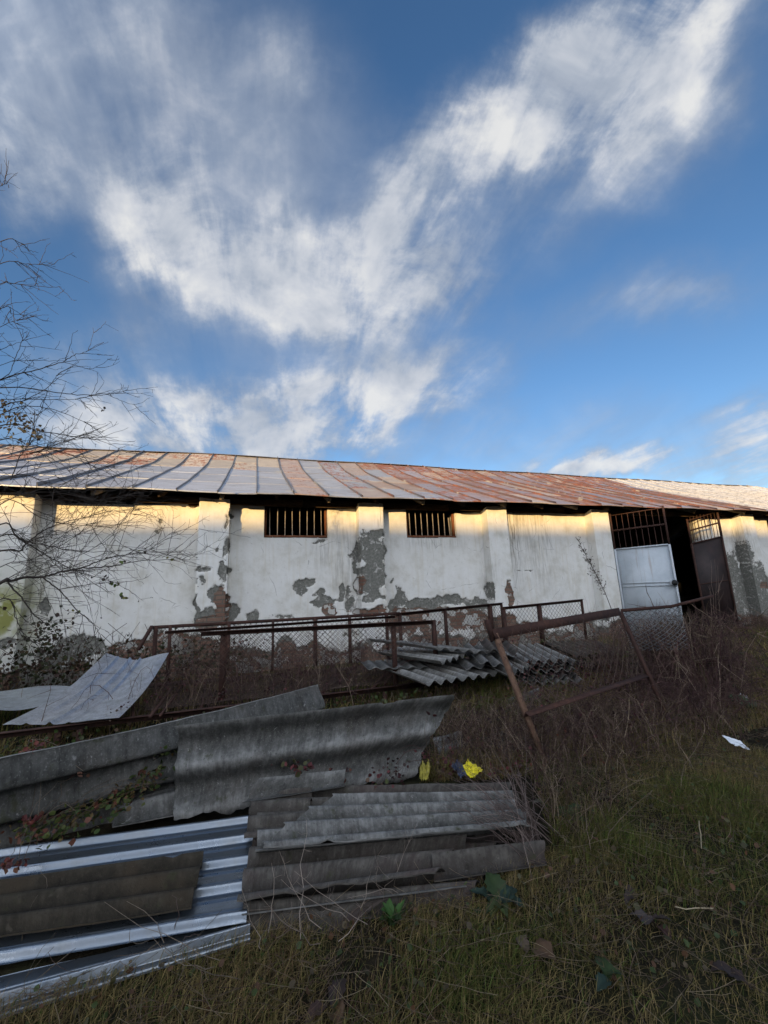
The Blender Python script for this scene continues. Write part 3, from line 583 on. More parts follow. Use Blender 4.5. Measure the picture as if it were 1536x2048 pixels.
# ------------------------------------------------------------------ corrugated sheets
def sheet(name, c00, c10, c01, c11, m, kind='wave', pitch=.18, amp=.026, th=.007, nu=40, nv=96, rag=(0, 0, 0, 0), disp=None, phase=0., parent=None, L=None, W=None, cut=None):
    """c00->c10 runs along the corrugation (u), c00->c01 across it (v). rag: raggedness of ends u0, u1, v0, v1 (metres)"""
    c00, c10, c01, c11 = map(lambda a: np.asarray(a, float), (c00, c10, c01, c11))
    L = np.linalg.norm(c10-c00); W = np.linalg.norm(c01-c00)
    seed = RS.rand()*50
    u = np.linspace(0, 1, nu); v = np.linspace(0, 1, nv); U, V = np.meshgrid(u, v, indexing='ij')
    e0 = rag[0]/L*(fbm(V*W*8+seed, V*0, 6)-.5)*2; e1 = rag[1]/L*(fbm(V*W*8+seed+9, V*0, 6)-.5)*2
    UU = U+e0*(1-U)**8+e1*U**8
    f0 = rag[2]/W*(fbm(U*L*6+seed+3, U*0, 5)-.5)*2; f1 = rag[3]/W*(fbm(U*L*6+seed+5, U*0, 5)-.5)*2
    chip = lambda q, s0: np.clip(vnoise(q*11+s0, q*0+s0)-.80, 0, 1)*(vnoise(q*3.1+s0*2, q*0) > .45)
    if kind == 'wave':
        e0 = e0+.16/L*chip(V*W, seed); e1 = e1-.16/L*chip(V*W, seed+20); f0 = f0+.10/W*chip(U*L, seed+31); f1 = f1-.10/W*chip(U*L, seed+47)
    VV = V+f0*(1-V)**6+f1*V**6
    if cut is not None: UU, VV = cut(UU, VV)
    P = (c00*(1-UU)[..., None]+c10*UU[..., None])*(1-VV)[..., None]+(c01*(1-UU)[..., None]+c11*UU[..., None])*VV[..., None]
    n = unit(np.cross(c10-c00, c01-c00)); 
    if n[2] < 0: n = -n
    s = VV*W
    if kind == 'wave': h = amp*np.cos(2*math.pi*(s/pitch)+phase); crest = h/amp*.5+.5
    elif kind == 'rib':
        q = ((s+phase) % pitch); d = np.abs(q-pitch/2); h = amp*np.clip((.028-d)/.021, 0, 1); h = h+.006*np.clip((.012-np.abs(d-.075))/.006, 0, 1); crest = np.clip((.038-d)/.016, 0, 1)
    else: h = 0*s; crest = h
    h = h+.004*(fbm(UU*L*2+seed, s*2, 3)-.5)
    if disp is not None: h = h+disp(UU, VV)
    P = P+h[..., None]*n
    Pb = P-n*th
    i = np.arange(nu*nv).reshape(nu, nv); Q = np.stack([i[:-1, :-1], i[1:, :-1], i[1:, 1:], i[:-1, 1:]], -1).reshape(-1, 4)
    uvw = np.stack([UU*L+seed, s, 0*s], -1).reshape(-1, 3)
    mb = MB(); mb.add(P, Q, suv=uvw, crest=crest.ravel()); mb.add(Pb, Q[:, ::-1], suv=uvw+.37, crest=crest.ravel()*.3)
    for a, b_ in ((P[0], Pb[0]), (P[-1], Pb[-1]), (P[:, 0], Pb[:, 0]), (P[:, -1], Pb[:, -1])):
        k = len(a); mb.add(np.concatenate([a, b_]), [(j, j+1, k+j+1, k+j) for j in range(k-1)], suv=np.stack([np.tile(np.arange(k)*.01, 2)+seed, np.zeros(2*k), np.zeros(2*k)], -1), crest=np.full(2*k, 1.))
    return mb.build(name, m, parent, True)
def fourth(a, b_, c): return np.asarray(b_)+np.asarray(c)-np.asarray(a)
SL = 'fibre cement roof sheets'
def up(p, dz): p = np.array(p, float); p[2] += dz; return p
# long leaning sheets
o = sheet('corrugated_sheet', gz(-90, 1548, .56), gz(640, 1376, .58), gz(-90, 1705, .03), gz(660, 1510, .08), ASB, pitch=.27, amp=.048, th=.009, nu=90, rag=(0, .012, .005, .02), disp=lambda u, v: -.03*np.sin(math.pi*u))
tag(o, 'long grey corrugated sheet propped on the rusty cage, running off the left edge', 'roof sheet', SL)
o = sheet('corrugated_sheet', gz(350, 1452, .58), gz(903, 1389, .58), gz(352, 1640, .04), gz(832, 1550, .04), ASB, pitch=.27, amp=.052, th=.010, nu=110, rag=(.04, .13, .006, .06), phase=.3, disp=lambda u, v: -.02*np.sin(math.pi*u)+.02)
tag(o, 'large grey corrugated sheet with a ragged right end, leaning in front of the cage', 'roof sheet', SL)
def cutA(u, v): return u, v
o = sheet('sheet_fragment', gz(225, 1600, .14), gz(448, 1540, .19), gz(222, 1650, .09), gz(462, 1606, .10), ASB, pitch=.2, amp=.028, nu=60, nv=40, rag=(.02, .06, .01, .01), phase=2.6)
tag(o, 'broken grey sheet fragment with a torn right tip, above the shiny ribbed sheets', 'roof sheet', SL)
o = sheet('sheet_fragment', gz(512, 1563, .20), gz(690, 1545, .19), gz(478, 1606, .13), gz(690, 1572, .15), ASB, pitch=.22, amp=.03, nu=50, nv=30, rag=(.04, .02, .005, .01), phase=0)
tag(o, 'pale curled sheet fragment at the far edge of the brown pile', 'roof sheet', SL)
o = sheet('flat_slab', gz(905, 1490, .06), gz(1040, 1452, .08), gz(925, 1528, .04), gz(1062, 1488, .05), ASB, kind='flat', th=.03, nu=30, nv=16, rag=(.03, .03, .01, .02))
tag(o, 'flat grey slab half hidden in weeds beside the leaning rusty frame', 'slab')
for (a, b_, c_, d_), mm, lab in (((gz(868, 1478, .10), gz(925, 1462, .12), gz(878, 1512, .05), gz(930, 1498, .06)), ASB, 'small broken grey shard beside the torn end of the large ragged sheet'),
                                 ((gz(900, 1500, .06), gz(965, 1512, .05), gz(895, 1526, .03), gz(955, 1540, .03)), ASBB, 'brown shard of sheet lying between the ragged sheet and the yellow wrapper'),
                                 ((gz(1010, 1400, .10), gz(1075, 1378, .12), gz(1018, 1425, .05), gz(1080, 1404, .06)), ASB, 'grey shard on the ground behind the bright worn leg of the leaning frame')):
    o = sheet('sheet_fragment', a, b_, c_, d_, mm, nu=30, nv=30, rag=(.05, .05, .03, .03), amp=.012, th=.008); tag(o, lab, 'roof sheet', SL)
# ribbed galvanised sheets, lower left
RB = 'shiny ribbed metal sheets lying in the lower left'
o = sheet('ribbed_sheet', gz(-150, 1728, .06), gz(535, 1635, .06), gz(-150, 1955, .04), gz(492, 1846, .035), GALV2, 'rib', pitch=.245, amp=.034, th=.0015, nu=40, nv=180, rag=(0, 0, .004, .006), phase=.105)
tag(o, 'shiny ribbed metal sheet running under the brown corrugated sheet', 'metal sheet', RB)
o = sheet('ribbed_sheet', gz(-150, 2085, .0), gz(500, 1882, .012), gz(-150, 1990, .0), gz(500, 1836, .008), GALV2, 'rib', pitch=.245, amp=.032, th=.0015, nu=40, nv=120, rag=(0, 0, .004, .004), phase=.02)
tag(o, 'narrow ribbed metal sheet lying lowest, along the grass edge', 'metal sheet', RB)
o = sheet('corrugated_sheet', gz(-60, 1775, .115), gz(407, 1708, .12), gz(-60, 1872, .105), gz(384, 1806, .11), ASBK, pitch=.17, amp=.018, nu=50, nv=70, rag=(0, .006, .003, .006), phase=.4)
tag(o, 'dark mossy brown corrugated sheet lying on the shiny ribbed sheets', 'roof sheet', SL)
# the low pile of brown sheets, front centre
def pile(lst):
    for a, b_, c, d, m, ph, lab, kw in lst:
        o = sheet('corrugated_sheet', a, b_, c, d, m, phase=ph, **kw); tag(o, lab, 'roof sheet', SL)
K = lambda px, py, z: gz(px, py, z)
pile([
 (K(485, 1838, .02), K(790, 1806, .02), K(478, 1880, .01), K(640, 1872, .01), ASBB, .5, 'mossy brown sheet at the very bottom of the pile, half in the grass', dict(rag=(.01, .05, .01, .03), nv=40)),
 (K(500, 1600, .045), K(1040, 1588, .04), K(484, 1850, .03), K(945, 1798, .03), ASBB, 1.2, 'grey brown sheet low in the pile whose front edge lies over the grass', dict(rag=(.01, .04, .01, .012))),
 (K(478, 1812, .06), K(930, 1752, .06), K(484, 1838, .05), K(935, 1780, .05), ASB, 3.1, 'narrow grey sheet strip showing below the front of the pile', dict(rag=(.01, .02, .005, .005), nv=30)),
 (K(527, 1582, .10), K(1025, 1572, .08), K(474, 1810, .10), K(870, 1752, .09), ASBB, 0., 'brown corrugated sheet in the middle of the pile with frayed left end', dict(rag=(.012, .05, .008, .012))),
 (K(860, 1716, .10), K(1085, 1690, .08), K(870, 1756, .08), K(1095, 1722, .06), ASBB, .0, 'brownish sheet fragment at the front right corner of the pile', dict(rag=(.02, .03, .01, .01), nv=30)),
 (K(518, 1650, .135), K(1050, 1618, .12), K(512, 1712, .13), K(1062, 1660, .115), ASB, 2.4, 'thin grey sheet edge under the topmost sheet of the pile', dict(rag=(.01, .02, .004, .004), nv=40)),
 (K(508, 1588, .128), K(625, 1582, .128), K(488, 1682, .125), K(612, 1672, .125), ASBB, .6, 'short brown sheet end at the far left corner of the pile', dict(rag=(.006, .012, .006, .01), nv=60, nu=24)),
])
def cutTop(u, v):   # the torn, slanting left end of the topmost sheet
    s = .30*np.clip(1-v, 0, 1)**1.15+.012*np.sin(v*40); return s+u*(1-s), v
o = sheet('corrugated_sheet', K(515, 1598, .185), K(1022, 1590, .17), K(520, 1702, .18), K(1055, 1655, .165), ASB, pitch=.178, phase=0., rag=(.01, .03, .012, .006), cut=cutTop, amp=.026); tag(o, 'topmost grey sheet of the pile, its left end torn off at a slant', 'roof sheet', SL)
# bent galvanised sheets, left
def bend(u, v): return .05*np.cos(v*5.5+.6)*(.3+.7*u)-.10*np.sin(math.pi*u)*(1-v*.3)+.012*(fbm(u*6, v*6, 3)-.5)+.035*np.exp(-((v-.40)/.022)**2)+.03*np.exp(-((v-.56)/.018)**2)*(.4+.6*u)+.02*np.exp(-((v-.2)/.02)**2)
o = sheet('metal_sheet', gz(5, 1452, .30), gz(212, 1312, .72), gz(238, 1438, .30), gz(338, 1313, .74), GALV, 'flat', th=.002, nu=60, nv=110, disp=bend, rag=(.012, .006, .006, .004))
tag(o, 'bent galvanised metal sheet with a spangled surface, propped on the cage end', 'metal sheet')
o = sheet('metal_sheet', gz(-120, 1428, .34), gz(112, 1408, .33), gz(-120, 1385, .36), gz(140, 1378, .36), GALV, 'flat', th=.002, nu=40, nv=20, disp=lambda u, v: .03*np.sin(u*7+v*2)+.02*v, rag=(0, .02, .006, .006))
tag(o, 'dull flat metal sheet lying behind the bent galvanised sheet', 'metal sheet')
# loose sheets on the cage
G = 'grey corrugated sheets heaped on the cage beside the leaning frame'
def gsheet(fl, fr, length, axis, m, lab, ph=0., dz=0., **kw):
    fl, fr = np.array(fl, float), np.array(fr, float); ax = unit(axis)*length
    kk = dict(rag=(.02, .012, .01, .01), pitch=.16, amp=.026, nu=30, nv=80); kk.update(kw)
    o = sheet('corrugated_sheet', fl+ax, fl, fr+ax, fr, m, phase=ph, **kk); tag(o, lab, 'roof sheet', SL)
gsheet(gz(850, 1368, .40), gz(1012, 1345, .38), 1.3, (-.25, .95, .06), ASBL, 'bottom grey sheet of the small heap, its wavy end hanging over the dark gap', 1.0)
gsheet(gz(880, 1325, .58), gz(960, 1302, .58), 1.15, (-.42, .9, .02), ASBL, 'pale corrugated sheet with wavy end atop the small heap on the cage', .4)
gsheet(gz(735, 1337, .50), gz(862, 1334, .47), .45, (.05, .9, .05), ASB, 'broken flat sheet piece at the left of the small heap', 2., amp=.012)
gsheet(gz(870, 1296, .70), gz(992, 1306, .60), 1.0, (-.75, .75, .10), ASB, 'dark grey sheet tilted on edge at the back of the small heap', .8, amp=.02)
gsheet(gz(1012, 1352, .40), gz(1066, 1330, .42), 1.25, (.02, .98, .10), ASBL, 'pale narrow sheet lying between the small heap and the tall grey stack', .2, rag=(.04, .05, .02, .02))
gsheet(gz(955, 1322, .56), gz(1030, 1336, .50), 1.2, (.30, .92, .06), ASB, 'dark ribbed sheet fanned out behind the bright worn leg', 1.4, rag=(.04, .05, .02, .02))
gsheet(gz(968, 1300, .66), gz(1050, 1308, .58), 1.0, (.42, .88, .02), ASBB, 'brown sheet fanned out at the back, right of the small heap', .6, rag=(.05, .05, .02, .02))
gsheet(gz(930, 1336, .47), gz(1000, 1328, .50), .5, (.2, .9, .05), ASB, 'short broken sheet piece under the brown fanned sheet', 2.2, rag=(.06, .07, .02, .02), amp=.018)
# bigger stack behind the leaning frame
def stack(o0, cross, ax, n, m_list, labs, wid=1.12, ln=1.75, h0=.05, dh=.028):
    cross = unit(cross); ax = unit(ax)
    for i in range(n):
        j = RS.uniform(-.07, .07, 2); p = np.array(o0)+cross*j[0]+ax*j[1]*1.6+np.array([0, 0, h0+i*dh]); rot = .05*RS.randn()
        a2 = unit(ax+rot*cross); c2 = unit(cross-rot*ax)
        fl, fr = p, p+c2*wid
        o = sheet('corrugated_sheet', fl+a2*ln, fl, fr+a2*ln, fr, m_list[i % len(m_list)], pitch=.16, amp=.026, nu=26, nv=72, rag=(.02, .02, .012, .012), phase=RS.rand()*.5)
        tag(o, labs(i, n), 'roof sheet', SL)
def lab1(i, n):
    return ['lowest sheet of the tall grey stack behind the leaning frame', 'second sheet up in the tall grey stack behind the leaning frame', 'third sheet up in the tall grey stack behind the leaning frame', 'fourth sheet up in the tall grey stack behind the leaning frame',
            'fifth sheet up in the tall grey stack behind the leaning frame', 'sixth sheet up in the tall grey stack behind the leaning frame', 'sheet just under the top one of the tall grey stack', 'pale top sheet of the tall grey stack behind the leaning frame'][i]
stack(gz(1035, 1384, 0.0)+np.array([.0, .1, .0]), (.96, -.18, 0), (.40, .92, 0), 8, [ASB, ASBL, ASB], lab1, wid=1.0, h0=.05, dh=.046)
def lab2(i, n): return ['lowest dark sheet of the far low stack in the weeds', 'middle dark sheet of the far low stack in the weeds', 'upper dark sheet of the far low stack in the weeds'][i]
stack(np.array([5.0, 5.7, .12]), (.96, -.2, 0), (.40, .92, 0), 3, [ASBB, ASBK, ASBB], lab2, wid=1.1, h0=.05, dh=.06)
# ------------------------------------------------------------------ rusty cage and mesh frames
def meshpanel(mb, bl, br_, tr, tl, cell=.06, r=.0018, sag=0.):
    bl, br_, tr, tl = map(np.asarray, (bl, br_, tr, tl)); L = np.linalg.norm(br_-bl); H = np.linalg.norm(tl-bl); n = unit(np.cross(br_-bl, tl-bl))
    A = lambda s, t: lerp(lerp(bl, br_, s/L), lerp(tl, tr, s/L), t/H)
    stp = cell*math.sqrt(2)
    for sg in (1, -1):
        c = -H if sg > 0 else 0.
        end = L if sg > 0 else L+H
        while c < end:
            pts = []
            t0, t1 = 0., H
            s_at = lambda t: c+sg*t
            lo, hi = (max(0, -c), min(H, L-c)) if sg > 0 else (max(0, c-L), min(H, c))
            if hi-lo > .01:
                ts = np.linspace(lo, hi, 6); P = [A(s_at(t), t)+n*(sg*r+.006*math.sin(s_at(t)*9+t*7)+sag*math.sin(s_at(t)/L*3.1)*math.sin(t/H*3.1)) for t in ts]
                tubes(mb, [P], r, 3)
            c += stp
def cage():
    FZ, TZ = .27, 1.07
    f0, f1 = gz(-60, 1471, FZ), gz(932, 1353, FZ); b0, b1 = gz(-60, 1398, FZ), gz(1000, 1310, FZ)
    e = empty('rusty_cage', (*f0[:2], 0)); tag(e, 'long low rusty cage of angle iron and wire mesh standing in front of the wall', 'cage')
    mb = MB(); angle(mb, f0, f1, .06, .007); angle(mb, b0, b1, .05, .006, flip=-1)
    for t in np.linspace(.0, 1, 9): bar(mb, lerp(f0, b0, t)+[0, .03, -.03], lerp(f1, b1, t)*0+lerp(lerp(f0, f1, t), lerp(b0, b1, t), 1)*0+lerp(f0, b0, t)*0+lerp(b0, b1, t)+[0, -.03, -.03] if 0 else lerp(f0, f1, t)+[0, .05, -.025], .02, .02) if 0 else bar(mb, lerp(f0, f1, t)+[0, .06, -.03], lerp(b0, b1, t)+[0, -.05, -.03], .03, .03)
    mb.build('base_frame', RUST, e)
    mb = MB()
    # top rails and posts
    tA, tB = gz(402, 1263, TZ), gz(865, 1240, TZ-.02); rA, rB = gz(302, 1252, TZ), gz(800, 1224, TZ)
    angle(mb, tA, tB, .055, .007); mb.build('front_rail', RUST, e)
    mb = MB(); angle(mb, rA, rB, .05, .006, flip=-1); mb.build('rear_rail', RUST, e)
    mb = MB(); r2, r3 = gz(330, 1262, TZ-.03), gz(790, 1231, TZ-.03); angle(mb, r2, r3, .04, .006); mb.build('inner_rail', RUST, e)
    def foot(p, z): q = np.array(p, float); q[2] = z; return q
    for px, w_ in ((437, .075), (775, .055)):
        t = (px-402)/463; mb = MB(); p = lerp(tA, tB, t); angle(mb, foot(p, FZ)+[0, .01, 0], p+[0, .01, -.01], w_, .007, (0, -1, 0)); mb.build('post', RUST, e)
    mb = MB(); angle(mb, foot(tB, .55), tB, .05, .006, (0, -1, 0)); mb.build('post', RUST, e)
    for t, w_ in ((.01, .06), (.06, .05), (.27, .05), (.44, .04), (.61, .06), (.76, .05), (.93, .05)):
        mb = MB(); p = lerp(rA, rB, t); angle(mb, foot(p, FZ-.02)+[0, -.01, 0], p+[0, -.01, -.01], w_, .006, (0, -1, 0)); mb.build('post', RUST, e)
    mb = MB(); bar(mb, rA+[.02, -.02, .0], gz(276, 1300, .75), .05, .03); mb.build('brace', RUST, e)
    mb = MB(); bar(mb, gz(300, 1434, FZ+.02), gz(352, 1366, FZ+.02), .03, .02); bar(mb, gz(320, 1432, FZ+.02), gz(372, 1362, FZ+.02), .02, .02); mb.build('cross_bar', RUST, e)
    for t in (.13, .165, .33, .42, .6, .78, .97):
        mb = MB(); p = lerp(f0, f1, t)+[0, .02, -.01]; bar(mb, foot(p, -.05), p, .05, .04, (0, 1, 0)); mb.build('leg', RUST, e)
    for t in (.2, .5, .8):
        mb = MB(); p = lerp(b0, b1, t)+[0, -.02, -.01]; bar(mb, foot(p, -.05), p, .05, .04, (0, 1, 0)); mb.build('leg', RUST, e)
    mb = MB(); meshpanel(mb, foot(rA, FZ)+[0, .03, 0], foot(rB, FZ)+[0, .03, 0], rB+[0, .03, 0], rA+[0, .03, 0], .06, .0032); mb.build('rear_mesh', WIRE, e)
    mb = MB(); q = lerp(tA, tB, .07); q2 = lerp(tA, tB, .98); meshpanel(mb, foot(q, .62), foot(q2, .66), q2, q, .05, .0026); mb.build('front_mesh', WIRE, e)
    mb = MB(); g0, g1 = lerp(f0, f1, .27), lerp(f0, f1, .97); h0, h1 = lerp(b0, b1, .27), lerp(b0, b1, .97); meshpanel(mb, g0+[0, .07, .02], g1+[0, .07, .02], h1+[0, -.05, .02], h0+[0, -.05, .02], .05, .003); mb.build('floor_mesh', WIRE, e)
    return e
cage()
def frame_back(a, b_, posts, lab, H=.78, cell=.06, m=RUST, wire=WIRE, drop=None):
    a, b_ = np.array(a), np.array(b_); e = empty('mesh_frame', (*a[:2], 0)); tag(e, lab, 'mesh frame', 'rusty frames filled with wire mesh')
    mb = MB(); angle(mb, a, b_, .055, .007); mb.build('top_rail', m, e)
    dn = lambda p: np.array([p[0], p[1], p[2]-H])
    mb = MB(); angle(mb, dn(a), dn(b_), .045, .006); mb.build('bottom_rail', m, e)
    for t, w_ in posts: mb = MB(); p = lerp(a, b_, t); angle(mb, dn(p)+[0, -.008, 0], p+[0, -.008, -.008], w_, .006, (0, -1, 0)); mb.build('post', m, e)
    mb = MB(); meshpanel(mb, dn(a)+[0, .02, 0], dn(b_)+[0, .02, 0], b_+[0, .02, 0], a+[0, .02, 0], cell, .0034); mb.build('wire_mesh', wire, e)
frame_back(gz(792, 1226, 1.085), gz(1003, 1205, 1.125), ((.02, .05), (.4, .05), (.85, .075), (.99, .04)), 'rusty mesh frame with thick top rail in front of bare bricks')
frame_back(gz(1004, 1214, 1.07), gz(1164, 1198, 1.125), ((.01, .05), (.42, .07), (.985, .04)), 'open rusty mesh frame seen against the white wall, ending before the gate', H=.85, cell=.07)
def leaning():
    A, B = gz(988, 1268, 1.05), gz(1240, 1223, 1.13); Fa, Fb = gz(1096, 1542, 0), gz(1350, 1462, 0)
    e = empty('leaning_frame', (*Fa[:2], 0)); tag(e, 'rusty frame with torn chain link leaning over dead weeds, one bright worn leg', 'mesh frame', 'rusty frames filled with wire mesh')
    mb = MB(); bar(mb, A, B, .012, .085, (0, .3, 1)); mb.build('top_rail', RUST, e)
    Am, Bm = lerp(A, Fa, .62), lerp(B, Fb, .55)
    mb = MB(); angle(mb, Fa+[0, 0, -.03], A, .04, .006, (0, -1, 0)); mb.build('leg', RUSTB, e)
    mb = MB(); angle(mb, Fb+[0, 0, -.03], B, .035, .006, (0, -1, 0)); mb.build('leg', RUST, e)
    mb = MB(); angle(mb, gz(1050, 1424, .45), gz(1292, 1346, .50), .05, .006, (0, -.5, 1)); mb.build('middle_rail', RUST, e)
    mb = MB(); bar(mb, A+[-.0, .03, -.05], A+[-.03, .05, .12], .03, .05, (0, 1, 0)); mb.build('stub', RUST, e)
    mb = MB(); meshpanel(mb, gz(1052, 1424, .45), gz(1290, 1346, .50), B, A, .08, .0024, .05); mb.build('chain_link', WIRE, e)
    A2, B2 = gz(1243, 1221, 1.13), gz(1342, 1213, 1.14); C2 = gz(1426, 1192, 1.24)
    e = empty('fallen_frame', (*A2[:2], 0)); tag(e, 'bent rusty frame sunk in the dead bushes before the pale gate, grey mesh hanging', 'mesh frame', 'rusty frames filled with wire mesh')
    mb = MB(); bar(mb, A2, B2, .03, .035); bar(mb, B2, C2, .03, .03); mb.build('top_rail', RUST, e)
    mb = MB(); angle(mb, gz(1385, 1326, .48), gz(1482, 1304, .5), .05, .006); mb.build('middle_rail', RUST, e)
    mb = MB(); meshpanel(mb, gz(1262, 1300, .62), gz(1380, 1300, .62), B2+[.15, 0, 0], A2, .055, .0042, .06); mb.build('chain_link', GWIRE, e)
leaning()
# ------------------------------------------------------------------ bare tree at the left
def tree():
    base = np.array([-3.35, 4.3, 0.]); e = empty('bare_tree', base); tag(e, 'bare tree with thin dark twigs reaching in from the left, a few dry yellow leaves', 'tree')
    def to(lst, Y0, dY):
        n = len(lst); return np.array([aY(x, y, Y0+dY*i/max(1, n-1)) for i, (x, y) in enumerate(lst)])
    TR = [([(0, 1166), (16, 1163), (52, 1154), (86, 1154), (117, 1145), (161, 1137), (221, 1132), (273, 1123), (339, 1119), (398, 1119)], 4.5, .6, .016),
          ([(161, 1137), (208, 1119), (250, 1110), (289, 1107), (323, 1116)], 4.7, .3, .008), ([(289, 1107), (330, 1075), (372, 1046)], 4.9, .2, .003), ([(323, 1116), (360, 1092), (398, 1060)], 4.9, .1, .003),
          ([(86, 1154), (122, 1184), (151, 1218), (182, 1244), (196, 1262), (197, 1290)], 4.6, .3, .008), ([(16, 1166), (42, 1194), (70, 1231), (104, 1254), (122, 1262)], 4.4, .3, .010),
          ([(0, 1103), (39, 1103), (52, 1088), (86, 1062), (125, 1046), (177, 1033), (224, 1022), (276, 1021)], 4.6, .5, .010), ([(0, 1072), (52, 1082), (104, 1093), (156, 1102), (240, 1102), (300, 1098)], 4.5, .5, .007),
          ([(0, 1049), (34, 1075), (86, 1106), (146, 1140), (216, 1160), (255, 1178)], 4.3, .6, .008), ([(0, 758), (79, 738), (126, 723), (152, 709), (177, 698), (187, 656)], 4.0, .3, .006), ([(126, 723), (160, 733), (185, 737), (223, 716)], 4.1, .1, .003),
          ([(0, 776), (88, 782), (146, 789), (211, 788), (249, 782), (258, 770)], 4.1, .3, .006), ([(211, 788), (240, 800), (270, 809), (300, 796)], 4.3, .2, .003), ([(0, 801), (88, 799), (152, 798), (182, 790)], 4.2, .3, .005), ([(152, 798), (185, 812), (208, 818)], 4.3, .1, .003),
          ([(0, 527), (53, 528), (86, 530), (110, 533)], 3.9, .2, .004), ([(0, 484), (41, 487), (58, 500), (76, 505)], 3.9, .2, .004), ([(0, 569), (23, 568), (97, 575), (122, 574)], 3.9, .2, .004), ([(0, 618), (26, 628), (76, 631)], 3.9, .2, .004), ([(0, 655), (20, 645), (40, 640)], 4, .1, .003),
          ([(0, 372), (10, 368)], 3.8, .1, .003), ([(0, 760), (30, 715), (45, 680), (46, 658)], 4., .1, .004), ([(0, 852), (88, 864), (146, 873), (202, 882), (255, 905)], 4.4, .3, .007), ([(0, 829), (60, 812), (117, 823), (170, 845), (210, 868)], 4.4, .3, .006), ([(0, 815), (50, 800), (96, 775), (115, 750), (145, 733)], 4.2, .2, .005),
          ([(22, 960), (38, 917), (59, 884), (70, 830)], 4.2, .2, .006), ([(0, 1010), (60, 985), (140, 990), (200, 1000), (280, 985)], 4.3, .4, .005), ([(0, 960), (50, 950), (110, 975), (150, 990)], 4.3, .2, .006), ([(100, 1010), (150, 975), (170, 955), (190, 930)], 4.5, .2, .003),
          ([(0, 1200), (30, 1230), (40, 1265), (75, 1290)], 4.3, .2, .006), ([(0, 880), (60, 890), (130, 905), (180, 925), (230, 935)], 4.4, .3, .006), ([(0, 920), (70, 905), (140, 880), (190, 862)], 4.3, .3, .005), ([(60, 1150), (110, 1130), (180, 1100), (230, 1060), (240, 1030)], 4.6, .2, .004),
          ([(0, 700), (25, 690), (55, 678)], 4., .1, .003), ([(0, 730), (40, 722), (63, 720)], 4., .1, .003), ([(0, 1135), (60, 1120), (120, 1092), (170, 1055), (188, 1010)], 4.5, .3, .005), ([(0, 1000), (80, 1035), (150, 1050), (220, 1055), (230, 1080)], 4.4, .3, .005)]
    tips, mb, tw = [], MB(), MB()
    # trunk and limbs outside the frame
    tz = [0, .6, 1.2, 1.9, 2.7, 3.6, 4.6]; tp = np.array([base+[.05*math.sin(z*2), .05*math.cos(z*1.7), z] for z in tz]); tubes(mb, [tp], np.array([[.10, .085, .075, .062, .05, .036, .02]]), 8)
    def smoothline(p, m):
        p = np.asarray(p); t = np.linspace(0, len(p)-1, m); i = np.clip(t.astype(int), 0, len(p)-2); f = (t-i)[:, None]
        pm = np.concatenate([[2*p[0]-p[1]], p, [2*p[-1]-p[-2]]]); a, b_, c, d = pm[i], pm[i+1], pm[i+2], pm[i+3]
        return .5*((2*b_)+(-a+c)*f+(2*a-5*b_+4*c-d)*f*f+(-a+3*b_-3*c+d)*f**3)
    lines = []
    for lst, Y0, dY, r in TR:
        p = to(lst, Y0, dY)
        if lst[0][0] <= 0:
            z = p[0][2]; s = tp[np.argmin(np.abs(np.array(tz)-min(4.4, max(.8, z-.9))))]; p = np.concatenate([[s, lerp(s, p[0], .55)+[0, 0, .04]], p]); 
        q = smoothline(p, 5*len(p)); n = len(q); q += RS.normal(size=q.shape)*.003
        rr = np.linspace(r*(1.1 if lst[0][0] <= 0 else .8), .0014, n); tubes(mb, [q], rr[None], 5); lines.append((q, rr))
    # twigs, two orders
    def twigs(lines, per, lmin, lmax, r0):
        P, out = [], []
        for q, rr in lines:
            hi_ = q[:, 2].mean() > 3.0; seglen = np.linalg.norm(q[-1]-q[0])*(.6 if hi_ else 1); k = max(1, int(per*seglen+RS.rand()))
            for _ in range(k):
                i = RS.randint(len(q)//6, len(q)); t = unit(q[min(i+1, len(q)-1)]-q[max(i-1, 0)]); d = unit(t*.75+randdir(1)[0]*.85+np.array([.12, .05, .05])); L = RS.uniform(lmin, lmax)*(.5 if hi_ else 1); c = RS.normal(size=3)*.12
                s = np.linspace(0, 1, 7)[:, None]; pts = q[i]+d*L*s+c*L*s*s+RS.normal(size=(7, 3))*.006*L**.5; P.append(pts); out.append((pts, None))
        P = np.array(P); tubes(tw, P, np.linspace(r0, .0012, 7)[None].repeat(len(P), 0), 4); return out
    t1 = twigs(lines, 12, .10, .6, .0026); t2 = twigs(t1, 6., .04, .24, .0016); t3 = twigs(t2[::2], 5, .02, .08, .0015)
    mb.build('trunk', BARK, e, True); tw.build('twigs', BARK, e)
    mb = MB(); P = []
    for c, n, s in (((20, 830), 50, 26), ((55, 845), 40, 20), ((75, 870), 12, 10), ((40, 870), 16, 20), ((10, 805), 16, 12)):
        for _ in range(n): P.append(aY(c[0]+RS.randn()*s*.7, c[1]+RS.randn()*s*.6, 4.3+RS.randn()*.08))
    n1 = len(P); col = pickcol(n1, [(.30, .20, .08), (.24, .15, .06), (.18, .11, .05)])
    for c, n in (((215, 1160), 6), ((228, 1172), 6), ((243, 1195), 8), ((155, 1222), 4), ((209, 818), 2), ((240, 1125), 3), ((340, 1118), 2), ((290, 1110), 2)):
        for _ in range(n): P.append(aY(c[0]+RS.randn()*5, c[1]+RS.randn()*4, 4.75+RS.randn()*.05))
    n2 = len(P)-n1
    for pts, _ in [t2[k] for k in RS.choice(len(t2), 260)]:
        if pts[-1][2] < 2.4: P.append(pts[-1])
    n3 = len(P)-n1-n2
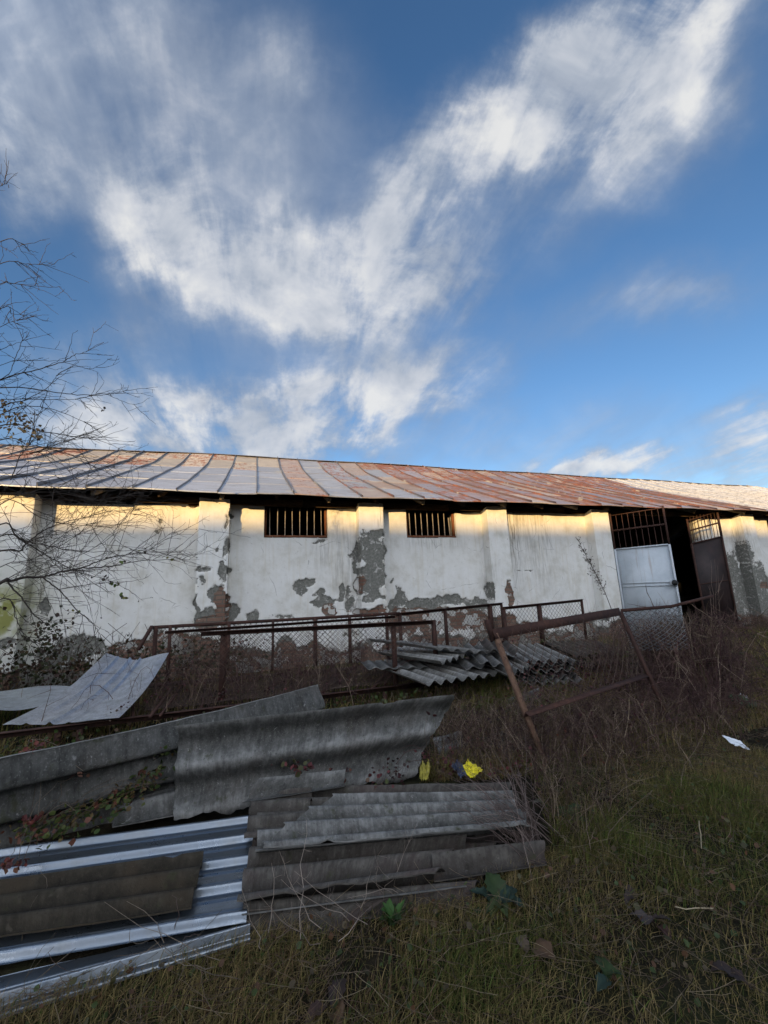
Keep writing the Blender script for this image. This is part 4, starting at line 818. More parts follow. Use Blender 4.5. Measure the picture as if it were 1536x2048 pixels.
    col = np.concatenate([col, pickcol(n2, [(.10, .14, .03), (.16, .15, .04), (.05, .04, .03)]), pickcol(n3, [(.035, .028, .025), (.06, .04, .03)])])
    size = np.concatenate([RS.uniform(.020, .045, n1), RS.uniform(.03, .05, n2), RS.uniform(.008, .022, n3)])
    leaves(mb, np.array(P), size, col); mb.build('leaves', LEAF, e)
tree()
# ------------------------------------------------------------------ grass, weeds
def inpoly(x, y, poly):
    r = np.zeros(len(x), bool); j = len(poly)-1
    for i in range(len(poly)):
        xi, yi = poly[i][:2]; xj, yj = poly[j][:2]
        r ^= ((yi > y) != (yj > y)) & (x < (xj-xi)*(y-yi)/(yj-yi+1e-12)+xi); j = i
    return r
PILEP = [gz(470, 1590, 0), gz(1060, 1560, 0), gz(1110, 1700, 0), gz(960, 1775, 0), gz(480, 1868, 0)]
RIBP = [gz(-300, 1700, 0), gz(520, 1600, 0), gz(520, 1870, 0), gz(-300, 2100, 0)]
LEANP = [gz(-200, 1640, 0), gz(870, 1470, 0), gz(840, 1570, 0), gz(-200, 1790, 0)]
def grass():
    mb = MB()
    def zone(n, x0, x1, y0, y1, h0, h1, w0, seg=4):
        x = RS.uniform(x0, x1, n); y = RS.uniform(y0, y1, n)
        keep = ~(inpoly(x, y, PILEP) | inpoly(x, y, RIBP) | inpoly(x, y, LEANP)) & (y < YP-.05)
        vis = (x > -.75*y-2.2) & (x < 1.9*y+1.2); dn = fbm(x*2.1, y*2.1, 4); keep &= vis & (RS.rand(n) < np.clip((dn-.27)*3.2, .30, 1))
        x, y, dn = x[keep], y[keep], dn[keep]; n = len(x)
        gr = fbm(x*.8+11, y*.8+3, 3); lush = np.clip((fbm(x*1.4+30, y*1.4, 3)-.5)*5, 0, 1)
        lush = np.maximum(lush, np.exp(-((x-2.6)/.8)**2-((y-1.75)/.45)**2)); lush = np.maximum(lush, .9*np.exp(-((x-12.5)/3)**2-((y-7)/1.2)**2))
        lush = np.maximum(lush, .8*np.exp(-((x-.9)/.45)**2-((y-1.72)/.2)**2))
        h = RS.uniform(h0, h1, n)*(.55+.9*dn)*(1+.35*lush); th = RS.uniform(0, 2*math.pi, n); lean = RS.uniform(.2, 1.7, n)
        d = np.stack([np.cos(th), np.sin(th), 0*th], -1); t = np.linspace(0, 1, seg)
        wind = np.array([.35, -.15, 0])
        P = np.stack([x, y, gh(x, y)-.01], -1)[:, None]+t[None, :, None]*np.array([0, 0, 1.])*h[:, None, None]*(1-.35*lean[:, None, None]*t[None, :, None])+(d+wind)[:, None]*(lean*h*.7)[:, None, None]*(t**2)[None, :, None]
        W = (w0*RS.uniform(.6, 1.4, n))[:, None]*np.array([1, .85, .6, .08])[None, :seg]
        S = np.stack([-d[:, 1], d[:, 0], 0*th], -1)
        pal = np.array([(.200, .145, .060), (.140, .108, .038), (.104, .092, .026), (.076, .100, .021), (.125, .072, .038)])
        u = RS.rand(n); k = np.where(u < .50*(1-lush), 0, np.where(u < .78-.30*lush, 1, np.where(u < .90, 2, 3))); k = np.where((lush > .3) & (RS.rand(n) < lush*.8), np.where(RS.rand(n) < .5, 3, 2), k); k = np.where((RS.rand(n) < .16) & (gr < .48), 4, k)
        col = pal[k]*RS.uniform(.5, 1.65, (n, 1))
        ribbons(mb, P, W, S, col=col)
    def straws(n, x0, x1, y0, y1):
        x = RS.uniform(x0, x1, n); y = RS.uniform(y0, y1, n); k = ~(inpoly(x, y, PILEP) | inpoly(x, y, RIBP) | inpoly(x, y, LEANP)); x, y = x[k], y[k]; n = len(x)
        th = RS.uniform(0, 2*math.pi, n); d = np.stack([np.cos(th), np.sin(th), 0*th], -1); L = RS.uniform(.06, .24, n); t = np.linspace(0, 1, 5)
        P = np.stack([x, y, gh(x, y)+.01], -1)[:, None]+d[:, None]*L[:, None, None]*t[None, :, None]+np.stack([-d[:, 1], d[:, 0], 0*th], -1)[:, None]*(RS.normal(size=n)*.25*L)[:, None, None]*(t**2)[None, :, None]+RS.normal(size=(n, 5, 3))*.0015
        P[..., 2] += (RS.uniform(.01, .07, n)[:, None]+RS.uniform(-.02, .04, n)[:, None]*t[None])
        tubes(mb, P, np.full((n, 5), .0009), 3, col=pickcol(n, [(.20, .155, .10), (.14, .10, .068), (.10, .064, .048)], .4))
    straws(3600, -1, 4, 1.05, 3.3); straws(2500, 1.5, 6, 2.5, 5)
    zone(210000, -1.4, 4.2, 1.0, 3.6, .03, .092, .0014)
    zone(70000, 1.0, 7.5, 3.0, 5.5, .06, .17, .003)
    zone(60000, -4, 15, 4.5, 8.6, .07, .22, .005)
    zone(9000, -4.5, 1, 2.4, 5.0, .06, .18, .004)
    tag(mb.build('grass', GRASS, None, origin=(0, 0, 0)), 'rough autumn grass, straw and green, over the whole yard', 'grass', kind='stuff')
    # low broad-leaved ground cover between the blades
    mb = MB(); n = 9000; x = RS.uniform(-1, 6, n); y = RS.uniform(1.1, 5, n); k = ~(inpoly(x, y, PILEP) | inpoly(x, y, RIBP) | inpoly(x, y, LEANP)) & (fbm(x*1.9+70, y*1.9, 3) > .50); x, y = x[k], y[k]
    P = np.stack([x, y, gh(x, y)+RS.uniform(.01, .06, len(x))], -1)
    leaves(mb, P, RS.uniform(.012, .032, len(x)), pickcol(len(x), [(.045, .065, .02), (.06, .055, .022), (.10, .05, .025), (.075, .055, .03)], .3), zb=1.2)
    tag(mb.build('ground_cover', LEAF, None, origin=(0, 0, 0)), 'small clover leaves and leaf litter among the grass', 'ground cover', kind='stuff')
grass()
def stalks(mb, xy, h, lean, r, col, branch=3, seg=5, wind=(0, 0)):
    n = len(xy); th = RS.uniform(0, 2*math.pi, n); d = np.stack([np.cos(th)+wind[0], np.sin(th)+wind[1], 0*th], -1); t = np.linspace(0, 1, seg)
    P = np.concatenate([xy, gh(xy[:, 0], xy[:, 1])[:, None]], 1)[:, None]+t[None, :, None]*np.array([0, 0, 1.])*h[:, None, None]+d[:, None]*(lean*h)[:, None, None]*(t**1.6)[None, :, None]+RS.normal(size=(n, seg, 3))*.012*t[None, :, None]
    tubes(mb, P, r[:, None]*np.linspace(1, .35, seg)[None], 3, col=col)
    for _ in range(branch):
        i = RS.randint(1, seg, n); p0 = P[np.arange(n), i]; dd = randdir(n, .5)*(h*RS.uniform(.12, .4, n))[:, None]; s = np.linspace(0, 1, 4)
        Q = p0[:, None]+dd[:, None]*s[None, :, None]+RS.normal(size=(n, 4, 3))*.012*s[None, :, None]
        tubes(mb, Q, (r*.55)[:, None]*np.linspace(1, .4, 4)[None], 3, col=col*.95)
def weeds():
    mb = MB(); DRY = [(.14, .095, .07), (.085, .052, .045), (.050, .030, .030), (.27, .20, .145), (.11, .085, .045)]
    def patch(n, cx, cy, sx, sy, h0, h1, r=.0028, br=3, lean=.5, wind=(0, 0)):
        xy = np.stack([cx+RS.randn(n)*sx, cy+RS.randn(n)*sy], -1); xy = xy[(xy[:, 1] < YP-.1) & ((xy[:, 0] < 1.50*xy[:, 1]+.25*RS.rand(n)) | (xy[:, 1] > 7)) & ~(inpoly(xy[:, 0], xy[:, 1], PILEP)) & ~(inpoly(xy[:, 0], xy[:, 1], LEANP))]; n = len(xy)
        stalks(mb, xy, RS.uniform(h0, h1, n), RS.uniform(0, lean, n), r*RS.uniform(.6, 1.3, n), pickcol(n, DRY, .3), br, wind=wind)
    patch(650, 5.6, 4.2, .5, .45, .35, .95, .0045, 7, .6); patch(120, 5.5, 4.0, .5, .4, .5, 1.1, .0065, 5, .5)         # the bush heap under the fallen frame
    patch(260, 6.1, 4.8, .35, .5, .25, .75, .0045, 5, .7)
    patch(480, 3.5, 3.5, .7, .25, .10, .36, .0030, 4, .6)
    patch(520, 2.7, 3.3, .5, .25, .10, .40, .0028, 4, .7)
    patch(360, 4.2, 3.3, .6, .25, .10, .32, .0028, 3, .7)
    patch(900, 1.9, 3.6, .5, .5, .1, .4, .002, 3, .8)
    patch(260, 5.4, 5.6, .6, .6, .2, .5, .003, 4, .6)
    patch(420, .6, 6.2, 1.2, .5, .25, .7, .0042, 6, .6)             # inside the cage
    patch(160, 7.2, 7.6, 1.6, .4, .15, .4, .005, 4, .6)
    patch(350, 1.7, 2.6, .25, .25, .1, .35, .0018, 2, 1.0)
    patch(300, 13.6, 8.0, .6, .3, .2, .5, .004, 3, .8)
    # arching brambles
    def arcs(n, cx, cy, sx, sy, h0, h1, r=.003):
        b0 = np.stack([cx+RS.randn(n)*sx, cy+RS.randn(n)*sy, 0*np.zeros(n)], -1); b0[:, 1] = np.minimum(b0[:, 1], YP-.3); b0[:, 0] = np.where(b0[:, 1] < 7, np.minimum(b0[:, 0], 1.42*b0[:, 1]-.3*RS.rand(n)), b0[:, 0]); d = randdir(n); d[:, 2] = 0; d /= np.linalg.norm(d, axis=1, keepdims=True); L = RS.uniform(.3, 1.1, n); H = RS.uniform(h0, h1, n); t = np.linspace(0, 1, 9)
        Q = b0[:, None]+d[:, None]*L[:, None, None]*t[None, :, None]; Q[..., 2] = H[:, None]*np.sin(math.pi*t[None]*.82)+.0; Q += np.cumsum(RS.normal(size=Q.shape)*.012, 1)
        Q[..., 2] = np.maximum(Q[..., 2], .01); c = pickcol(n, [(.085, .045, .042), (.12, .075, .06), (.06, .035, .034)], .3)
        tubes(mb, Q, np.linspace(r, r*.4, 9)[None]*RS.uniform(.6, 1.2, (n, 1)), 4, col=c)
        for _ in range(4):
            i = RS.randint(2, 9, n); p0 = Q[np.arange(n), i]; dd = randdir(n, .3)*RS.uniform(.06, .3, (n, 1)); s = np.linspace(0, 1, 5)[None, :, None]
            R_ = p0[:, None]+dd[:, None]*s+RS.normal(size=(n, 5, 3))*.012*s; R_[..., 2] -= .10*s[..., 0]**2; R_[..., 2] = np.maximum(R_[..., 2], .01); tubes(mb, R_, np.linspace(r*.6, r*.25, 5)[None].repeat(n, 0), 3, col=c)
    arcs(300, 5.6, 4.2, .45, .4, .4, 1.0, .0042); arcs(260, 5.0, 3.8, .6, .35, .2, .5); arcs(160, 3.4, 3.7, .6, .3, .12, .36, .0024); arcs(80, 6.1, 4.8, .35, .5, .3, .75, .004); arcs(140, 2.4, 3.6, .5, .3, .12, .4, .002); arcs(150, .6, 6.2, 1.2, .5, .35, .8, .0036); arcs(60, 13.8, 8.1, .6, .2, .2, .5)
    tag(mb.build('dry_weeds', STALK, None, origin=(0, 0, 0)), 'tangled mass of dead brown weeds through and around the frames', 'dead weeds', kind='stuff')
    # small dry leaves and red creeper in the same tangle
    mb = MB(); P, cl = [], []
    def lf(n, cx, cy, cz, sx, sy, sz, pal, zmin=.01):
        k_ = max(1, n//7); ctr = np.stack([cx+RS.randn(k_)*sx, cy+RS.randn(k_)*sy, np.abs(cz+RS.randn(k_)*sz)+zmin], -1); ci = RS.randint(0, k_, n)
        p = ctr[ci]+RS.normal(size=(n, 3))*np.array([.05, .05, .03]); p[:, 2] = np.maximum(p[:, 2], zmin); P.append(p); cc_ = pickcol(k_, pal, .3); cl.append(cc_[ci]*RS.uniform(.6, 1.35, (n, 1)))
    RED = [(.085, .024, .024), (.055, .020, .021), (.11, .042, .026), (.05, .028, .026)]; BRN = [(.055, .035, .028), (.08, .05, .032), (.04, .025, .022)]; GRN = [(.035, .05, .013), (.055, .066, .018), (.08, .075, .02)]
    lf(800, 2.5, 3.35, .08, .55, .25, .10, RED+BRN); lf(90, 1.0, 3.12, .16, .3, .06, .02, RED+BRN); lf(160, 1.25, 3.3, .06, .3, .1, .03, RED+BRN); lf(700, 3.5, 4.2, .18, .6, .4, .15, BRN+RED); lf(1100, 5.3, 4.2, .30, .55, .45, .25, BRN+GRN)
    lf(900, .4, 6.0, .32, 1.2, .5, .06, BRN+RED[:2]); lf(1300, .6, 6.6, .45, 1.5, .3, .25, BRN+RED[:3]); lf(300, 4.2, 4.7, .3, .4, .3, .1, RED); lf(500, 2.0, 4.0, .10, .5, .3, .08, GRN+BRN); lf(500, 6.6, 6.6, .2, 1., .6, .15, BRN+GRN)
    P = np.concatenate(P); leaves(mb, P, RS.uniform(.014, .036, len(P)), np.concatenate(cl))
    tag(mb.build('dead_foliage', LEAF, None, origin=(0, 0, 0)), 'withered brown and dark red leaves caught in the dead weeds', 'foliage', kind='stuff')
weeds()
def vine(name, spots, pal, label, size=(.03, .06), stems=20):
    """spots: (px, py, z, n, spread px)"""
    P = []; mb = MB(); S = []
    for px, py, z, n, sp_ in spots:
        c = gz(px, py, z) if z < 1.0 else None
        for _ in range(int(n*1.7)): P.append(gz(px+RS.randn()*sp_, py+RS.randn()*sp_*.5, z+abs(RS.randn())*.03))
    P = np.array(P); e = empty(name, (*P.mean(0)[:2], 0)); leaves(mb, P, RS.uniform(*size, len(P)), pickcol(len(P), pal, .3), zb=.9); mb.build('leaves', LEAF, e)
    mb = MB(); idx = RS.choice(len(P), (stems, 2)); t = np.linspace(0, 1, 6)[None, :, None]
    Q = P[idx[:, 0]][:, None]*(1-t)+P[idx[:, 1]][:, None]*t; d = np.linalg.norm(P[idx[:, 0]]-P[idx[:, 1]], axis=1); Q = Q[d < .8]+0; Q[..., 2] += .05*np.sin(np.linspace(0, math.pi, 6))[None]; Q += RS.normal(size=Q.shape)*.012
    tubes(mb, Q, .0015, 4, col=pickcol(len(Q), [(.12, .095, .07), (.08, .055, .04)])); mb.build('stems', STALK, e); tag(e, label, 'vine'); return e
GRN = [(.035, .055, .012), (.055, .07, .016), (.075, .085, .02), (.09, .06, .02), (.13, .05, .03)]
vine('ivy', [(215, 1600, .17, 60, 30), (160, 1620, .16, 70, 34), (105, 1650, .15, 60, 34), (250, 1580, .2, 40, 20), (300, 1540, .27, 40, 20), (330, 1500, .36, 26, 14), (60, 1670, .12, 30, 24), (280, 1568, .22, 26, 18)], GRN, 'green and russet creeper growing over the left end of the long grey sheet', (.02, .042), 22)
vine('ivy', [(60, 1500, .52, 12, 12), (75, 1488, .5, 8, 8), (155, 1545, .36, 14, 10), (65, 1640, .2, 18, 10), (310, 1490, .4, 10, 10), (20, 1730, .12, 16, 14)], [(.15, .038, .028), (.10, .028, .026), (.15, .065, .036), (.075, .028, .026)], 'small red leaved creeper strands on the long grey sheet', (.018, .036), 14)
vine('ivy', [(570, 1520, .26, 10, 10), (600, 1530, .24, 14, 14), (550, 1400, .45, 6, 12), (860, 1432, .4, 5, 6), (400, 1300, .3, 1, 2)], [(.12, .035, .035), (.07, .03, .03), (.05, .05, .02)], 'few dark red leaves clinging to the large ragged sheet', (.03, .05), 6)
def wallvine():
    mb = MB(); P, cl = [], []
    for cx, cz, n, sx, sz in ((-3.3, .55, 420, .30, .28), (-2.4, .35, 500, .5, .18), (-1.3, .35, 380, .5, .2), (-4.3, .35, 300, .5, .2), (-3.1, .9, 120, .12, .22), (-.6, .35, 200, .4, .2)):
        p = np.stack([cx+RS.randn(n)*sx, 8.35-np.abs(RS.randn(n))*.18, np.abs(cz+RS.randn(n)*sz)+.02], -1); P.append(p); cl.append(pickcol(n, [(.03, .035, .012), (.045, .05, .016), (.07, .045, .02), (.055, .03, .02)], .35))
    P = np.concatenate(P); e = empty('wall_creeper', (-2.5, 8.35, 0)); leaves(mb, P, RS.uniform(.035, .08, len(P)), np.concatenate(cl)*.8, zb=0.2); mb.build('leaves', LEAF, e)
    mb = MB(); n = 120; x = RS.uniform(-4.6, 0, n); z1 = RS.uniform(.3, 1.1, n); t = np.linspace(0, 1, 6)
    Q = np.stack([x[:, None]+RS.randn(n, 1)*.25*t[None]**2, np.full((n, 6), 8.4)-.08*RS.rand(n, 1), z1[:, None]*t[None]], -1)+RS.normal(size=(n, 6, 3))*.015
    tubes(mb, Q, .004, 4, col=pickcol(n, [(.07, .05, .04)])); mb.build('stems', STALK, e)
    tag(e, 'dark green and brown creeper along the foot of the wall at the left', 'vine')
    # green growth in the gap between cage and long sheets
    mb = MB(); n = 2600; x = RS.uniform(-3.2, 2.2, n); y = RS.uniform(4.4, 5.2, n); P = np.stack([x, y, np.abs(RS.randn(n))*.09+.02], -1)
    leaves(mb, P, RS.uniform(.03, .06, n), pickcol(n, [(.035, .042, .012), (.05, .05, .018), (.06, .035, .02), (.045, .07, .016)], .35)); tag(mb.build('undergrowth', LEAF, None, origin=(0, 4.8, 0)), 'low green undergrowth below the cage', 'undergrowth', kind='stuff')
wallvine()
def clump():
    # dead stems combed over the right end of the pile
    e = empty('dead_plant', gz(1075, 1660, 0)); mb = MB(); n = 130; r0 = np.stack([gz(1070+RS.randn()*26, 1690+RS.randn()*26, 0.) for _ in range(n)]); tip = np.stack([gz(985+RS.randn()*50, 1590+RS.randn()*42, .24+.06*RS.rand()) for _ in range(n)])
    t = np.linspace(0, 1, 6)[None, :, None]; Q = r0[:, None]*(1-t)+tip[:, None]*t; Q[..., 2] += .09*np.sin(np.linspace(0, math.pi, 6))[None]*RS.rand(n, 1); Q += RS.normal(size=Q.shape)*.008*t
    tubes(mb, Q, np.linspace(.0022, .0008, 6)[None].repeat(n, 0), 4, col=pickcol(n, [(.20, .155, .135), (.15, .11, .095), (.11, .08, .07)])); mb.build('stems', STALK, e); tag(e, 'clump of dead pinkish grey stems bent over the right end of the pile', 'dead plant')
    # few stems across the front of the pile
    e = empty('dead_plant', gz(600, 1870, 0)); mb = MB(); Q = []
    for a, b_ in (((640, 1860), (560, 1700)), ((600, 1880), (615, 1640)), ((760, 1790), (830, 1650)), ((700, 1840), (560, 1760)), ((680, 1880), (740, 1745)), ((520, 1900), (480, 1780)), ((735, 1850), (590, 1735)), ((780, 1800), (770, 1690)), ((640, 1890), (520, 1790)), ((800, 1790), (690, 1800)), ((530, 1880), (545, 1725))):
        p, q = gz(*a, .02), gz(*b_, .28); s = np.linspace(0, 1, 7)[:, None]; Q.append(p*(1-s)+q*s+RS.normal(size=3)*.05*s*(1-s)*2+RS.normal(size=(7, 3))*.005)
    tubes(mb, Q, np.linspace(.0018, .0007, 7)[None].repeat(len(Q), 0), 4, col=pickcol(len(Q), [(.26, .21, .17), (.18, .14, .11)])); 
    for q in Q:
        for _ in range(5):
            i = RS.randint(2, 6); d = randdir(1, .3)[0]*RS.uniform(.03, .09); tubes(mb, [[q[i], q[i]+d*.5+RS.normal(size=3)*.004, q[i]+d]], .0007, 3, col=[(.2, .16, .13)])
    mb.build('stems', STALK, e); tag(e, 'sparse dry stalks sprawling over the front edge of the pile', 'dead plant')
    e = empty('dead_plant', gz(220, 1960, 0)); mb = MB(); Q = []
    for a, b_ in (((440, 1920), (205, 1805)), ((330, 1880), (255, 1805)), ((430, 1930), (300, 1880)), ((480, 1960), (320, 1890)), ((350, 1870), (345, 1790)), ((300, 1880), (262, 1860)), ((60, 1830), (80, 1740)), ((45, 1890), (75, 1790)), ((360, 1900), (400, 1870))):
        p, q = gz(*a, .03), gz(*b_, .16); s = np.linspace(0, 1, 7)[:, None]; Q.append(p*(1-s)+q*s+RS.normal(size=3)*.05*s*(1-s)*2+RS.normal(size=(7, 3))*.004)
    tubes(mb, Q, np.linspace(.0017, .0008, 7)[None].repeat(len(Q), 0), 4, col=pickcol(len(Q), [(.15, .12, .09), (.10, .07, .06)])); mb.build('stems', STALK, e); tag(e, 'thin dry twigs lying over the shiny ribbed sheets', 'dead plant')
    # tall seeded weed before the wall pier
    b0 = np.array([8.05, 7.75, 0]); e = empty('tall_weed', b0); mb = MB(); pts = [b0, aY(1222, 1216, 7.75), aY(1212, 1190, 7.76), aY(1200, 1165, 7.76), aY(1186, 1138, 7.75), aY(1172, 1112, 7.74), aY(1156, 1080, 7.72)]
    pts[0] = np.array([pts[1][0]+.10, 7.75, 0]); pts = np.array(pts); tubes(mb, [pts], np.array([[.010, .009, .008, .007, .006, .004, .002]]), 5, col=[(.085, .06, .045)])
    Q = []
    for i in range(3, 7):
        for _ in range(16):
            f = RS.rand(); p = lerp(pts[i-1], pts[i], f); d = unit(unit(pts[i]-pts[i-1])*1.1+randdir(1)[0]*.8)*RS.uniform(.08, .26)*(1.25-.15*i*.6); Q.append([p, p+d*.5, p+d])
    tubes(mb, Q, np.array([[.004, .003, .0015]]).repeat(len(Q), 0), 3, col=pickcol(len(Q), [(.085, .06, .045)])); mb.build('stem', STALK, e)
    mb = MB(); P = np.array([lerp(q[0], q[2], f) for q in Q for f in RS.uniform(.3, 1, 6)]); leaves(mb, P+RS.randn(*P.shape)*.012, RS.uniform(.015, .035, len(P)), pickcol(len(P), [(.08, .06, .045), (.12, .095, .07)])); mb.build('seed_head', LEAF, e); tag(e, 'tall dead weed with a feathery seed head leaning against the pier by the pale gate', 'dead plant')
    # bare stalks in front of the dark gate
    b0 = gz(1432, 1262, 0); e = empty('tall_weed', b0); mb = MB(); Q = []
    for a, b_ in (((1428, 1240), (1423, 1121)), ((1432, 1240), (1431, 1119)), ((1440, 1245), (1434, 1130)), ((1425, 1245), (1418, 1170)), ((1436, 1200), (1446, 1148)), ((1428, 1200), (1415, 1172)), ((1434, 1185), (1444, 1160)), ((1430, 1190), (1442, 1175)), ((1437, 1210), (1447, 1180))):
        p, q = aY(*a, 7.35), aY(*b_, 7.35); s = np.linspace(0, 1, 6)[:, None]; Q.append(p*(1-s)+q*s+RS.normal(size=(6, 3))*.012)
    for q in Q[:4]: q[0][2] = 0
    tubes(mb, Q, np.linspace(.006, .0025, 6)[None].repeat(len(Q), 0), 4, col=pickcol(len(Q), [(.15, .11, .085)])); mb.build('stems', STALK, e); tag(e, 'bare dead stalks rising before the dark gate leaf', 'dead plant')
    # long straw stems standing in the weeds
    for (a, b_), lab in ((((1342, 1415), (1355, 1275)), 'single pale straw stem upright among the weeds, right of the leaning frame'), (((1010, 1440), (1005, 1330)), None), (((1395, 1360), (1420, 1320)), 'short pale curved stem at the right fringe of the weeds'), (((1243, 1495), (1258, 1395)), 'pale bent straw stem in front of the dead weeds')):
        if lab is None: continue
        p = gz(*a, .03); q = ray(*b_); q = q/q[1]*p[1]; q = np.array([q[0], q[1], q[2]+EYE]); s = np.linspace(0, 1, 7)[:, None]; mb = MB(); L = p*(1-s)+q*s+np.array([.03, 0, 0])*np.sin(s*3.1); L[0][2] = 0
        tubes(mb, [L], np.linspace(.005, .002, 7)[None], 4, col=[(.26, .20, .13)]); tag(mb.build('straw_stem', STALK, None), lab, 'dead stem')
clump()
# ------------------------------------------------------------------ litter and single plants
def crumple(name, c, w_, h_, m, rot=0., amp=.03, tilt=(0, 0), seed=0, parent=None, fold=1.0, n=18, origin=None):
    u, v = np.meshgrid(np.linspace(-.5, .5, n), np.linspace(-.5, .5, n), indexing='ij'); r = .80+.40*vnoise(u*2.3+seed, v*2.3+seed)
    x = u*w_*r; y = v*h_*r; z = amp*(np.abs(fbm(u*5+seed, v*5+seed*2, 3)-.5)*4*fold+.6*vnoise(u*9+seed, v*9))+tilt[0]*x+tilt[1]*y
    X = x*math.cos(rot)-y*math.sin(rot); Y = x*math.sin(rot)+y*math.cos(rot)
    P = np.stack([X, Y, z-z.min()], -1)+np.asarray(c); i = np.arange(n*n).reshape(n, n); Q = np.stack([i[:-1, :-1], i[1:, :-1], i[1:, 1:], i[:-1, 1:]], -1).reshape(-1, 4)
    mb = MB(); mb.add(P, Q); mb.add(P-[0, 0, .0012], Q[:, ::-1])
    for a in (i[0], i[-1], i[:, 0], i[:, -1]):
        p = P.reshape(-1, 3)[a]; mb.add(np.concatenate([p, p-[0, 0, .0012]]), [(k, k+1, n+k+1, n+k) for k in range(n-1)])
    return mb.build(name, m, parent, False)
YEL = m_noise('yellow_plastic', (.62, .50, .01), (.85, .72, .03), 30, .4, spec=.5); YEL2 = m_noise('soiled_yellow_plastic', (.22, .19, .03), (.42, .36, .06), 30, .5, spec=.4); NAVY = m_noise('navy_plastic', (.012, .016, .035), (.03, .04, .07), 25, .4, spec=.5)
WHP = m_noise('white_film', (.60, .62, .64), (.80, .82, .84), 14, .5, spec=.4); GRP = m_noise('green_film', (.03, .07, .03), (.08, .14, .06), 20, .4, spec=.5)
c = gz(938, 1556, .03); e = empty('yellow_wrapper', c); crumple('yellow_panel', c+[.02, .0, .03], .13, .13, YEL, .4, .022, (.1, .22), 3.2, e); crumple('navy_panel', c+[-.075, .01, .03], .07, .11, NAVY, .3, .03, (.2, .5), 5.1, e); tag(e, 'bright yellow and navy plastic wrapper lying crumpled at the far side of the pile', 'wrapper')
o = crumple('yellow_wrapper', gz(850, 1560, .04)+[0, 0, .02], .07, .15, YEL2, -.5, .04, (.1, .25), 8.4); tag(o, 'soiled yellow plastic wrapper tucked by the ragged sheet end', 'wrapper')
o = crumple('plastic_bag', gz(1473, 1494, .04), .13, .10, WHP, -.5, .010, (-.30, .30), 2.2, n=9); tag(o, 'white scrap of plastic lying in the grass at the right', 'litter')
c = gz(1488, 1418, .0); e = empty('litter_scrap', c); crumple('green_film', c+[-.03, 0, .02], .16, .2, GRP, .2, .07, (0, .4), 6.1, e); crumple('white_cap', c+[.05, 0, .10], .05, .05, WHP, .2, .03, (0, .5), 4., e); tag(e, 'small green and white scrap of packaging at the edge of the weeds', 'litter')
def bigleaf(mb, root, d, L, W, curl, col, up_=.6, crump=0., seed=0.):
    d = unit([d[0], d[1], 0]); s_ = np.array([-d[1], d[0], 0]); n = 9; t = np.linspace(0, 1, n); q = np.linspace(-1, 1, 7)
    el = up_-curl*t; cx = np.concatenate([[0], np.cumsum(np.cos((el[1:]+el[:-1])/2))])*L/(n-1); cz = np.concatenate([[0], np.cumsum(np.sin((el[1:]+el[:-1])/2))])*L/(n-1)
    wd = W*np.sin(np.clip(t*.96+.04, 0, 1)**.75*math.pi)*(1+.16*np.sin(t*22+seed))
    P = root+d*cx[:, None, None]+s_*(q[None, :, None]*wd[:, None, None]*.5)+np.array([0, 0, 1.])*(cz[:, None]+.22*wd[:, None]*np.abs(q)[None]-.03*np.sin(q*9+t[:, None]*14)[:]*W)[..., None]
    if crump: P = P+np.stack([fbm(P[..., 0]*22+seed, P[..., 1]*22, 3)-.5]*3, -1)*crump*np.array([.4, .4, 1])
    P[..., 2] = np.maximum(P[..., 2], .004)
    i = np.arange(n*7).reshape(n, 7); Q = np.stack([i[:-1, :-1], i[1:, :-1], i[1:, 1:], i[:-1, 1:]], -1).reshape(-1, 4); mb.add(P, Q, col=np.repeat([col], n*7, 0)*(1+.25*(RS.rand(n*7, 1)-.5)))
def plant(name, px, py, lst, lab, cat='plant', crump=0.):
    c = gz(px, py, 0); e = empty(name, c); 
    for k, (a, L, W, curl, up_, col) in enumerate(lst):
        mb = MB(); bigleaf(mb, c+[.012*math.cos(k*2.4), .012*math.sin(k*2.4), .008], (math.cos(math.radians(a)), math.sin(math.radians(a))), L*.68, W*.78, curl*1.1, col, up_, crump or .02, k*3.3); mb.build('leaf', LEAF, e, True)
    tag(e, lab, cat)
GB, GM, GY = (.022, .040, .028), (.032, .052, .016), (.05, .064, .02)
plant('burdock', 1000, 1815, [(95, .20, .13, .9, 1.0, GM), (150, .2, .09, .9, .8, GB), (20, .2, .10, 1.0, .7, GB), (-40, .18, .09, 1., .6, GB), (-100, .17, .08, .9, .7, GY), (-150, .18, .08, 1., .7, GY), (60, .2, .09, .9, .9, GB), (200, .16, .07, .9, .6, GM)], 'broad leaved green plant growing at the right front corner of the pile')
plant('burdock', 1140, 1640, [(20, .2, .09, .9, .8, GM), (100, .16, .08, .9, .8, GM), (-60, .15, .07, .9, .6, GM), (170, .15, .07, .8, .6, GB)], 'small broad leaved plant in the grass right of the dead stems')
plant('burdock', 1085, 1612, [(160, .12, .06, .9, .5, (.10, .12, .08)), (30, .12, .06, .9, .5, GB), (280, .1, .05, .8, .5, GB)], 'little grey green plant between the dead stems and the leaning leg')
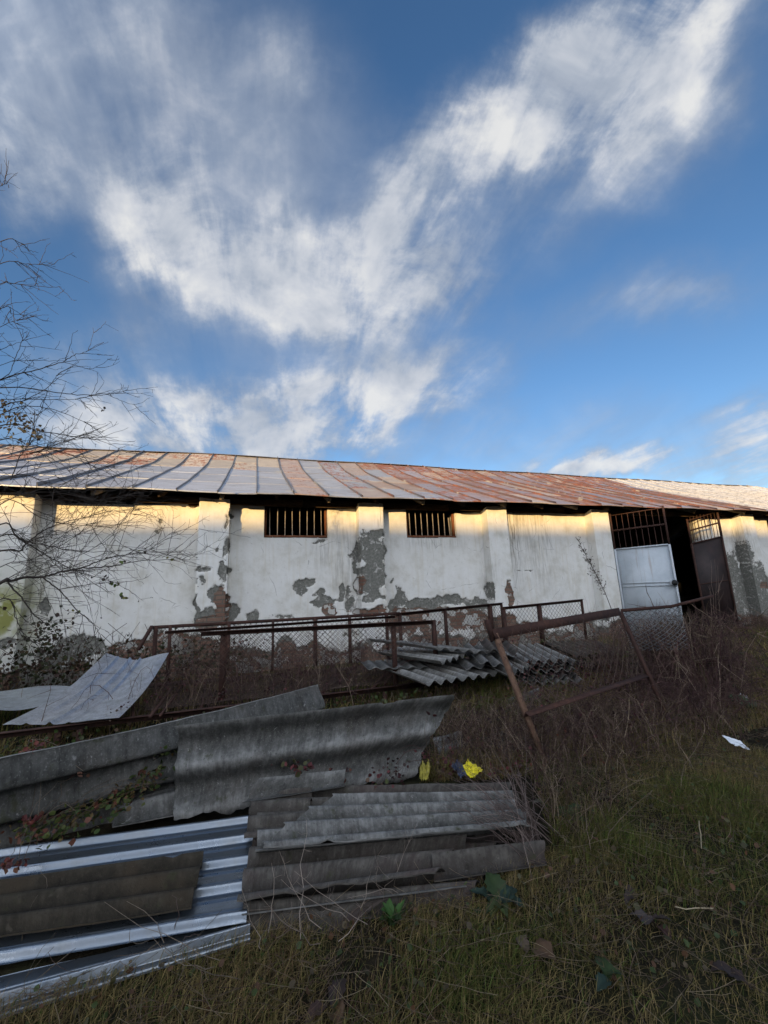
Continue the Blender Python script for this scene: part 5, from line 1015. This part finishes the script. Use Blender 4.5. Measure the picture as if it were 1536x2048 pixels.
plant('clover_tuft', 785, 1850, [(k*47, .09+.03*RS.rand(), .06, .9, 1.0, GM) for k in range(8)]+[(k*61+10, .13, .05, .7, 1.2, (.045, .10, .02)) for k in range(5)], 'bright green tuft of small leaves before the front of the pile')
plant('burdock', 1215, 1960, [(80, .13, .07, .9, .5, GM), (-20, .12, .06, .9, .5, GM), (190, .12, .06, .9, .4, GB)], 'low green rosette in the near grass, right of the dead leaf')
DB, DD = (.095, .055, .03), (.045, .03, .025)
plant('dead_leaf', 1062, 1905, [(-70, .16, .09, .9, .6, DB), (110, .09, .08, 1.2, .9, (.12, .085, .06)), (-20, .12, .06, .8, .4, DB)], 'curled brown dead leaf standing in the near grass', 'dead leaf', .05)
plant('dead_leaf', 1310, 1850, [(150, .16, .07, .6, .4, (.07, .055, .05)), (-40, .14, .07, .9, .5, DD), (-90, .10, .06, .9, .3, (.06, .03, .025))], 'dark withered leaves lying in the grass at the right', 'dead leaf', .05)
plant('dead_leaf', 1462, 1955, [(160, .12, .07, .7, .4, DD), (-70, .12, .07, .9, .4, DD)], 'blackish withered leaf in the grass near the lower right corner', 'dead leaf', .04)
plant('dead_leaf', 660, 2020, [(60, .17, .08, .7, .3, DD), (200, .14, .08, .8, .3, (.065, .038, .03)), (-60, .10, .07, .7, .3, DB)], 'dull brown dead leaves at the bottom edge of the picture', 'dead leaf', .04)
plant('dead_leaf', 1270, 1800, [(100, .1, .06, .7, .4, DD), (200, .1, .05, .7, .4, DD)], 'small dark leaf curl behind the withered leaves at the right', 'dead leaf', .04)
for (a, b_), lab in ((((1350, 1817), (1430, 1817)), 'pale straight twig lying in the grass at the right'), (((1405, 1700), (1398, 1640)), 'yellow bent straw sticking out of the grass at the right')):
    p, q = gz(*a, .05), gz(*b_, .09 if a[0] > 1400 else .05); mb = MB(); s = np.linspace(0, 1, 5)[:, None]; tubes(mb, [p*(1-s)+q*s+RS.normal(size=(5, 3))*.003], .0025, 4, col=[(.34, .28, .18)]); tag(mb.build('twig', STALK, None), lab, 'twig')
